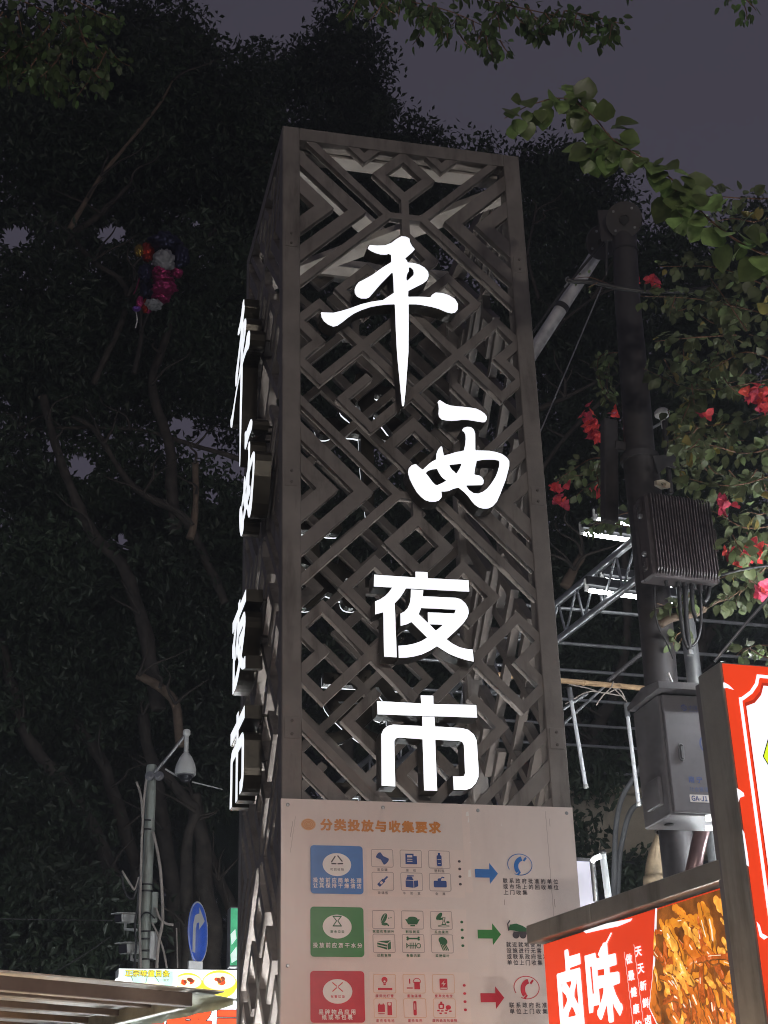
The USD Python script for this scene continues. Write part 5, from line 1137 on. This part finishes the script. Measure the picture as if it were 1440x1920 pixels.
# ---------------------------------------------------------------- near branches: each leaf a piece of its own
def leafy(t, twigs, n_total, size, aspect, mats, droop, seed, stem_r, stem_mat, mass_mat, spread=.6, parts=300, facing=.0):
    """twigs: (pixel path, depth) ; leaves sit alternately along each twig on short stalks"""
    r = np.random.default_rng(seed); tm = [leaf_template(aspect * a, fo, cu) for a, fo, cu in ((1, .25, .18), (.9, .12, .3), (1.1, .35, .1), (.95, -.15, .25))]
    lens = []; Q = []
    for pts, Y in twigs:
        P_ = np.array([at(x, y, Y + dy) for (x, y), dy in zip(pts, np.cumsum(r.normal(0, .04, len(pts))))]); q = spline(P_, 7); Q.append(q); lens.append(np.linalg.norm(np.diff(q, axis=0), axis=1).sum())
        put(t, 'stem', MB().tube(q, np.linspace(stem_r, stem_r * .35, len(q)), 6).m(), stem_mat, smooth=True)
    lens = np.array(lens); cnt = np.maximum(2, (n_total * lens / lens.sum()).astype(int)); made = []
    for q, c_, (pts, Y) in zip(Q, cnt, twigs):
        tg = np.gradient(q, axis=0); tg /= np.linalg.norm(tg, axis=1, keepdims=True)
        for i in range(c_):
            s = (i + r.uniform(.1, .9)) / c_ * (len(q) - 1.001); j = int(s); o = q[j] + (q[j + 1] - q[j]) * (s - j)
            side = r.standard_normal(3); side -= tg[j] * (side @ tg[j]); side /= np.linalg.norm(side)
            stalk = size * r.uniform(.15, spread); a = o + side * stalk
            d = side * .8 + tg[j] * r.uniform(.1, .8) + np.array([0, 0, -droop * r.uniform(.4, 1.4)]) + .25 * r.standard_normal(3)
            nn = np.array([0, -.35 - 1.2 * facing, .8 - .5 * facing]) + (.65 - .2 * facing) * r.standard_normal(3)
            k = r.integers(len(tm)); made.append((a, d, nn, size * r.uniform(.6, 1.2) * (1 - .25 * s / len(q)), k))
    r.shuffle(made) if False else None
    order = r.permutation(len(made))
    for idx in order[:parts]:
        a, d, nn, s, k = made[idx]; tv, tf = tm[k]
        put(t, 'leaf', (place(tv, a, d, nn, s), tf), mats[r.integers(len(mats))], smooth=True)
    if len(order) > parts:
        mb = MB()
        for idx in order[parts:]:
            a, d, nn, s, k = made[idx]; tv, tf = tm[k]; mb.add(place(tv, a, d, nn, s), tf)
        put(t, 'foliage', mb.m(), mass_mat, smooth=True, kind='stuff')
def twiglets(r, px, py, n, L, Y, down=1.0, fan=1.0):
    out = []
    for i in range(n):
        x, y = px + r.normal(0, 12), py + r.normal(0, 8); a = r.uniform(-.9, .9) * fan; l = L * r.uniform(.5, 1.1)
        out.append(([(x, y), (x + l * .5 * math.sin(a), y + l * .45 * down), (x + l * math.sin(a) * 1.1, y + l * down * math.cos(a))], Y + r.normal(0, .18)))
    return out
r = np.random.default_rng(41)
ob = thing('overhanging_branch', 'dim leafy fig branch hanging into the upper left corner', 'branch', at(60, -20, 7.0))
tw = [([(-40, -30), (60, 10), (150, 60), (210, 120)], 7.0), ([(-40, 20), (40, 70), (90, 120), (150, 165)], 7.1), ([(60, -40), (140, 0), (200, 30), (230, 40)], 6.9), ([(-30, 90), (40, 110), (75, 150)], 7.0)]
for x, y in ((20, 20), (70, 40), (120, 20), (170, 30), (40, 70), (100, 90), (150, 80), (200, 95), (185, 135), (70, 120), (20, 110), (110, 130)): tw += twiglets(r, x, y, 3, 62, 7.0)
leafy(ob, tw, 820, .085, .62, [m_leaf_fig], .9, 42, .006, m_stem, m_leaf_fig2)
ob2 = thing('overhanging_branch', 'leafy fig branch drooping into the top centre against the open sky', 'branch', at(900, -30, 7.0))
tw = [([(600, -60), (720, -10), (840, 20), (930, 60)], 7.0), ([(760, -60), (880, -10), (1000, 20), (1100, 40), (1160, 55)], 7.05), ([(640, -40), (665, -5), (660, 30)], 7.1), ([(1060, 20), (1130, 35), (1165, 45)], 7.0)]
for x, y in ((690, -10), (740, 5), (780, 10), (820, 20), (860, 25), (890, 45), (850, 60), (800, 35), (920, 30), (950, 15), (990, 15), (1020, 25), (1060, 20), (1100, 30), (760, -15), (900, 70), (1130, 40), (1000, 40), (930, 70), (720, 10)): tw += twiglets(r, x, y, 2, 48, 7.0)
leafy(ob2, tw, 760, .082, .58, [m_leaf_fig], 1.1, 43, .0055, m_stem, m_leaf_fig2)
ob3 = thing('overhanging_branch', 'small fig sprig hanging in the top right corner', 'branch', at(1390, -30, 7.0))
leafy(ob3, [([(1385, -50), (1390, -10), (1400, 25), (1398, 40)], 7.0), ([(1388, -40), (1370, -5), (1360, 12)], 7.0), ([(1390, -10), (1410, 10), (1418, 20)], 7.0), ([(1180, -40), (1184, -12), (1186, -2)], 7.0)], 40, .080, .6, [m_leaf_fig], 1.0, 44, .005, m_stem, m_leaf_fig2)

# ---------------------------------------------------------------- flowering vine on the right
av = thing('flowering_vine', 'long arching vine shoot with round green leaves reaching across the sky', 'vine', at(1440, 470, 4.8))
leafy(av, [([(1500, 505), (1440, 480), (1380, 450), (1320, 402), (1270, 345), (1210, 300), (1150, 262), (1112, 218), (1062, 185), (1000, 195), (946, 222)], 4.8), ([(1060, 186), (1085, 175), (1105, 170)], 4.78), ([(1150, 262), (1125, 275), (1112, 290)], 4.8), ([(1270, 345), (1265, 380), (1280, 410)], 4.8)], 126, .106, .98, [m_leaf_arch], 1.0, 51, .005, m_stem, m_leaf_b2, spread=.42, facing=1.0)
def bracts(t, px, py, rx, ry, Y, n, seed, s=.041):
    r = np.random.default_rng(seed); tv, tf = leaf_template(.85, .3, .25); O, D, N, S = [], [], [], []
    n = int(n * 1.6)
    for i in range(n):
        c = at(px + r.normal(0, rx * .55), py + r.normal(0, ry * .55), Y + r.normal(0, .05)); ax = r.standard_normal(3) + np.array([0, -.6, -.2]); ax /= np.linalg.norm(ax)
        a = np.cross(ax, TZ); a /= np.linalg.norm(a); b = np.cross(ax, a)
        for j in range(3):
            th = j * 2.094 + r.uniform(-.2, .2); dd = a * math.cos(th) + b * math.sin(th); O.append(c); D.append(dd + ax * .7); N.append(ax - dd * .7); S.append(s * r.uniform(.7, 1.15))
    for i in range(n):
        v, f = place_many(tv, tf, *(np.array(a[3 * i:3 * i + 3]) for a in (O, D, N, S))); k = len(tv)
        f = np.where((f == k) | (f == 2 * k), 0, f)
        put(t, 'flower', (v, f), m_bract, smooth=True)
bv = thing('flowering_vine', 'dense flowering vine with lit pale leaves and red bracts right of the pole', 'vine', at(1400, 900, 6.8))
tw = [([(1480, 372), (1400, 372), (1330, 368), (1268, 372)], 5.6), ([(1480, 390), (1420, 415), (1370, 410), (1300, 425)], 5.7), ([(1480, 560), (1400, 520), (1330, 500), (1236, 500)], 6.0), ([(1480, 600), (1380, 575), (1300, 560), (1200, 555)], 6.2), ([(1380, 628), (1300, 633), (1228, 640)], 6.3), ([(1480, 690), (1400, 660), (1330, 690), (1270, 660)], 6.4), ([(1480, 700), (1400, 720), (1300, 730), (1205, 690)], 6.6), ([(1480, 760), (1400, 790), (1320, 800), (1250, 830)], 6.6),
      ([(1480, 830), (1400, 850), (1330, 835), (1280, 845)], 6.5), ([(1480, 880), (1380, 910), (1300, 900), (1262, 880)], 6.6), ([(1480, 980), (1400, 990), (1340, 960), (1290, 950)], 6.7), ([(1480, 1040), (1400, 1040), (1360, 1010)], 6.7), ([(1480, 1100), (1420, 1090), (1370, 1120), (1345, 1130)], 6.7), ([(1440, 1060), (1390, 1110), (1380, 1135)], 6.6), ([(1480, 900), (1440, 960), (1400, 960)], 6.5), ([(1400, 620), (1360, 560), (1330, 520)], 6.0)]
rv = np.random.default_rng(52)
for i in range(46):
    x, y = rv.uniform(1235, 1450), rv.uniform(540, 1130)
    if 1090 > y > 930 and x < 1350: continue
    tw += twiglets(rv, x, y, 1, 60, 6.9 + rv.normal(0, .35), fan=1.6)
leafy(bv, tw, 1500, .070, .74, [m_leaf_b, m_leaf_b, m_leaf_b, m_leaf_y], .5, 53, .004, m_stem, m_leaf_b2)
for i, (x, y, rx, ry, n_) in enumerate(((1415, 735, 22, 12, 9), (1428, 762, 14, 12, 7), (1226, 530, 12, 9, 5), (1190, 522, 5, 8, 2), (1359, 950, 12, 10, 4), (1357, 935, 5, 5, 2), (1400, 1045, 22, 12, 7), (1418, 1032, 16, 8, 5), (1428, 1105, 14, 16, 6), (1370, 1038, 8, 8, 3), (1320, 776, 6, 6, 2))): bracts(bv, x, y, rx, ry, 7.6 if x < 1240 else 6.4, n_, 60 + i)
bl_ = thing('flowering_vine', 'vine tuft with a bright red bract cluster between the tower and the pole', 'vine', at(1100, 880, 7.4))
leafy(bl_, [([(1150, 860), (1110, 860), (1075, 880), (1045, 900)], 7.4), ([(1150, 900), (1110, 905), (1080, 930)], 7.4), ([(1150, 840), (1120, 880), (1130, 930), (1142, 950)], 7.3), ([(1145, 860), (1095, 890), (1060, 890)], 7.4), ([(1180, 660), (1130, 665), (1120, 690), (1130, 730), (1145, 755)], 7.3), ([(1150, 660), (1138, 700), (1140, 740)], 7.3), ([(1190, 990), (1130, 980), (1098, 995)], 8.0), ([(1180, 960), (1130, 975), (1104, 985)], 8.0)], 240, .062, .72, [m_leaf_b, m_leaf_b, m_leaf_b2], .55, 71, .004, m_stem, m_leaf_b2)
for i, (x, y, rx, ry, n_) in enumerate(((1108, 800, 12, 18, 12), (1112, 820, 14, 8, 6), (1150, 774, 6, 5, 2), (1042, 918, 6, 14, 4), (1050, 940, 8, 6, 3), (1064, 915, 5, 5, 1), (1116, 920, 6, 5, 2))): bracts(bl_, x, y, rx, ry, 7.35, n_, 80 + i, .042)
sv = thing('flowering_vine', 'little leafy shoot curling over the black hose', 'vine', at(1090, 528, 6.25))
leafy(sv, [([(1140, 532), (1105, 520), (1075, 522)], 6.25), ([(1120, 530), (1100, 540)], 6.25)], 12, .035, .6, [m_leaf_b], .4, 90, .003, m_stem, m_leaf_b2)
lv = thing('flowering_vine', 'low vine shoots just above the tall red light box', 'vine', at(1400, 1240, 5.8))
leafy(lv, [([(1480, 1215), (1420, 1210), (1390, 1225)], 5.8), ([(1480, 1250), (1430, 1230), (1400, 1215), (1380, 1230)], 5.8), ([(1290, 1180), (1270, 1190), (1262, 1210)], 6.9), ([(1285, 1185), (1275, 1205), (1270, 1215)], 6.9)], 46, .06, .72, [m_leaf_b, m_leaf_b2], .5, 91, .004, m_stem, m_leaf_b2)
# ---------------------------------------------------------------- stall lamps: hung tubes under the stall roofs, as the lit sheeting, board and leaves show
def stall_lamp(p, deg, L, label, mat=None):
    p = np.array(p, float); d = yawdir(deg); t = thing('stall_lamp', label, 'lamp', p, group='tube lamps hung over the stalls')
    put(t, 'lit_tube', MB().tube([p - d * L / 2, p + d * L / 2], .017, 10).m(), mat or m_tube, smooth=True)
    put(t, 'fixture', MB().bar(p - d * (L / 2 + .03) + TZ * .031, p + d * (L / 2 + .03) + TZ * .031, .022, .018, bev=.003).m(), m_white)
    for s in (-1, 1): put(t, 'hanger', MB().tube([p + s * d * L * .35 + TZ * .041, p + s * d * L * .35 + TZ * .12], .003, 5).m(), m_galv)
m_tube_b = E('bright_lamp_tube', (.92, .97, 1.0), 170.0)
stall_lamp(T0 + a1 * 1.0 + a2 * .75 - TZ * .33, 46, 1.2, 'tube lamp under the left awning near its tip', m_tube_warm)
stall_lamp(T0 + a1 * 2.6 + a2 * .75 - TZ * .33, 46, 1.2, 'tube lamp under the left awning farther from its tip')
stall_lamp((.55, 4.75, 1.62), 14, .9, 'warm tube lamp over the counter before the notice board', E('counter_tube', (1.0, .60, .36), 62.0))
stall_lamp((-1.6, 3.2, 1.8), 30, 1.2, 'tube lamp over the stall left of the aisle')
stall_lamp((1.6, 5.2, 2.0), 20, 1.2, 'tube lamp behind the braised food light box')
stall_lamp((2.2, 6.85, 3.0), 17, 1.2, 'tube lamp behind the tall light box', m_tube_b)
stall_lamp((2.3, 6.1, 3.9), 17, 1.2, 'tube lamp high over the stall beside the flowering vine', E('vine_lamp_tube', (.95, .98, 1.0), 230.0))
stall_lamp((-1.0, 11.3, 2.35), 17, 1.2, 'added unseen tube lamp behind the snack stall sign', m_tube_b)  # added to brighten the blue turn sign and the trunks
stall_lamp((1.9, 7.6, 2.55), 17, 1.2, 'tube lamp over the stall behind the steel pole', m_tube_b)
stall_lamp((.2, 8.2, 2.35), 17, 1.2, 'tube lamp over the stall behind the tower')
stall_lamp((-1.2, 7.9, 2.2), 17, 1.2, 'tube lamp before the snack stall sign')

m_street = E('street_lamp_panel', (1.0, .88, .79), 370.0)
m_street_r = E('street_lamp_panel_bright', (1.0, .90, .80), 560.0)
m_fill_cool = E('fill_lamp_panel_cool', (.72, .86, 1.0), 130.0)  # panel of the added lamp that brightens the left trees
def street_lamp(x, y, z, label, mat=None):
    t = thing('street_lamp', label, 'lamp', (x, y, 0), group='street lamps of the market aisle')
    put(t, 'post', MB().tube([(x, y, .01), (x, y, z + .1)], [.07, .045], 14).m(), m_galv, smooth=True)
    put(t, 'arm', MB().tube([(x, y, z), (x, y + .5, z + .12)], .025, 10).m(), m_galv, smooth=True)
    d = np.array([0, 1.0, -.25]); d /= np.linalg.norm(d); u = np.cross((1, 0, 0), d)
    c = np.array([x, y + .55, z + .1])
    put(t, 'head', MB().frame_box(c - np.array([.26, 0, 0]) - u * .15 - d * .06, (.52, 0, 0), u * .30, d * .055, .01).m(), m_grey)
    put(t, 'lit_panel', MB().frame_box(c - np.array([.23, 0, 0]) - u * .12 - d * .004, (.46, 0, 0), u * .24, d * .006).m(), mat or m_street)
street_lamp(-1.5, -7.0, 4.6, 'tall market floodlight post left of the aisle')
street_lamp(3.2, -6.0, 4.6, 'tall market floodlight post right of the aisle', m_street_r)
fl_ = thing('flood_lamp', 'upward flood lamp standing inside the tower base', 'lamp', TA + .6 * TU + .58 * TV + TZ * .62)
c = TA + .6 * TU + .58 * TV + TZ * .62
put(fl_, 'housing', MB().frame_box(c - .2 * TU - .16 * TV, .4 * TU, .32 * TV, .09 * TZ, .01).m(), m_grey)
put(fl_, 'lit_panel', MB().frame_box(c - .17 * TU - .13 * TV + .0905 * TZ, .34 * TU, .26 * TV, .005 * TZ).m(), E('flood_panel', (1.0, .95, .90), 400.0))

street_lamp(-5.2, 5.5, 4.2, 'added cool floodlight post, unseen left of the fig tree', m_fill_cool)  # added lamp, lifts the dark trees on the left
# thin haze volume added to lift dark tones and spread lamp glow
hz_ = usdkit.material(stage, '/World/Looks/haze', {'v': ('principled_volume', {'color': (.80, .86, 1.0), 'density': HAZE, 'anisotropy': .35})}, [], volume='v.volume')
hb = MB().frame_box((-62, -62, -1.0), (124, 0, 0), (0, 124, 0), (0, 0, 22.0))
struct('haze', hb.m(), hz_, kind='stuff')
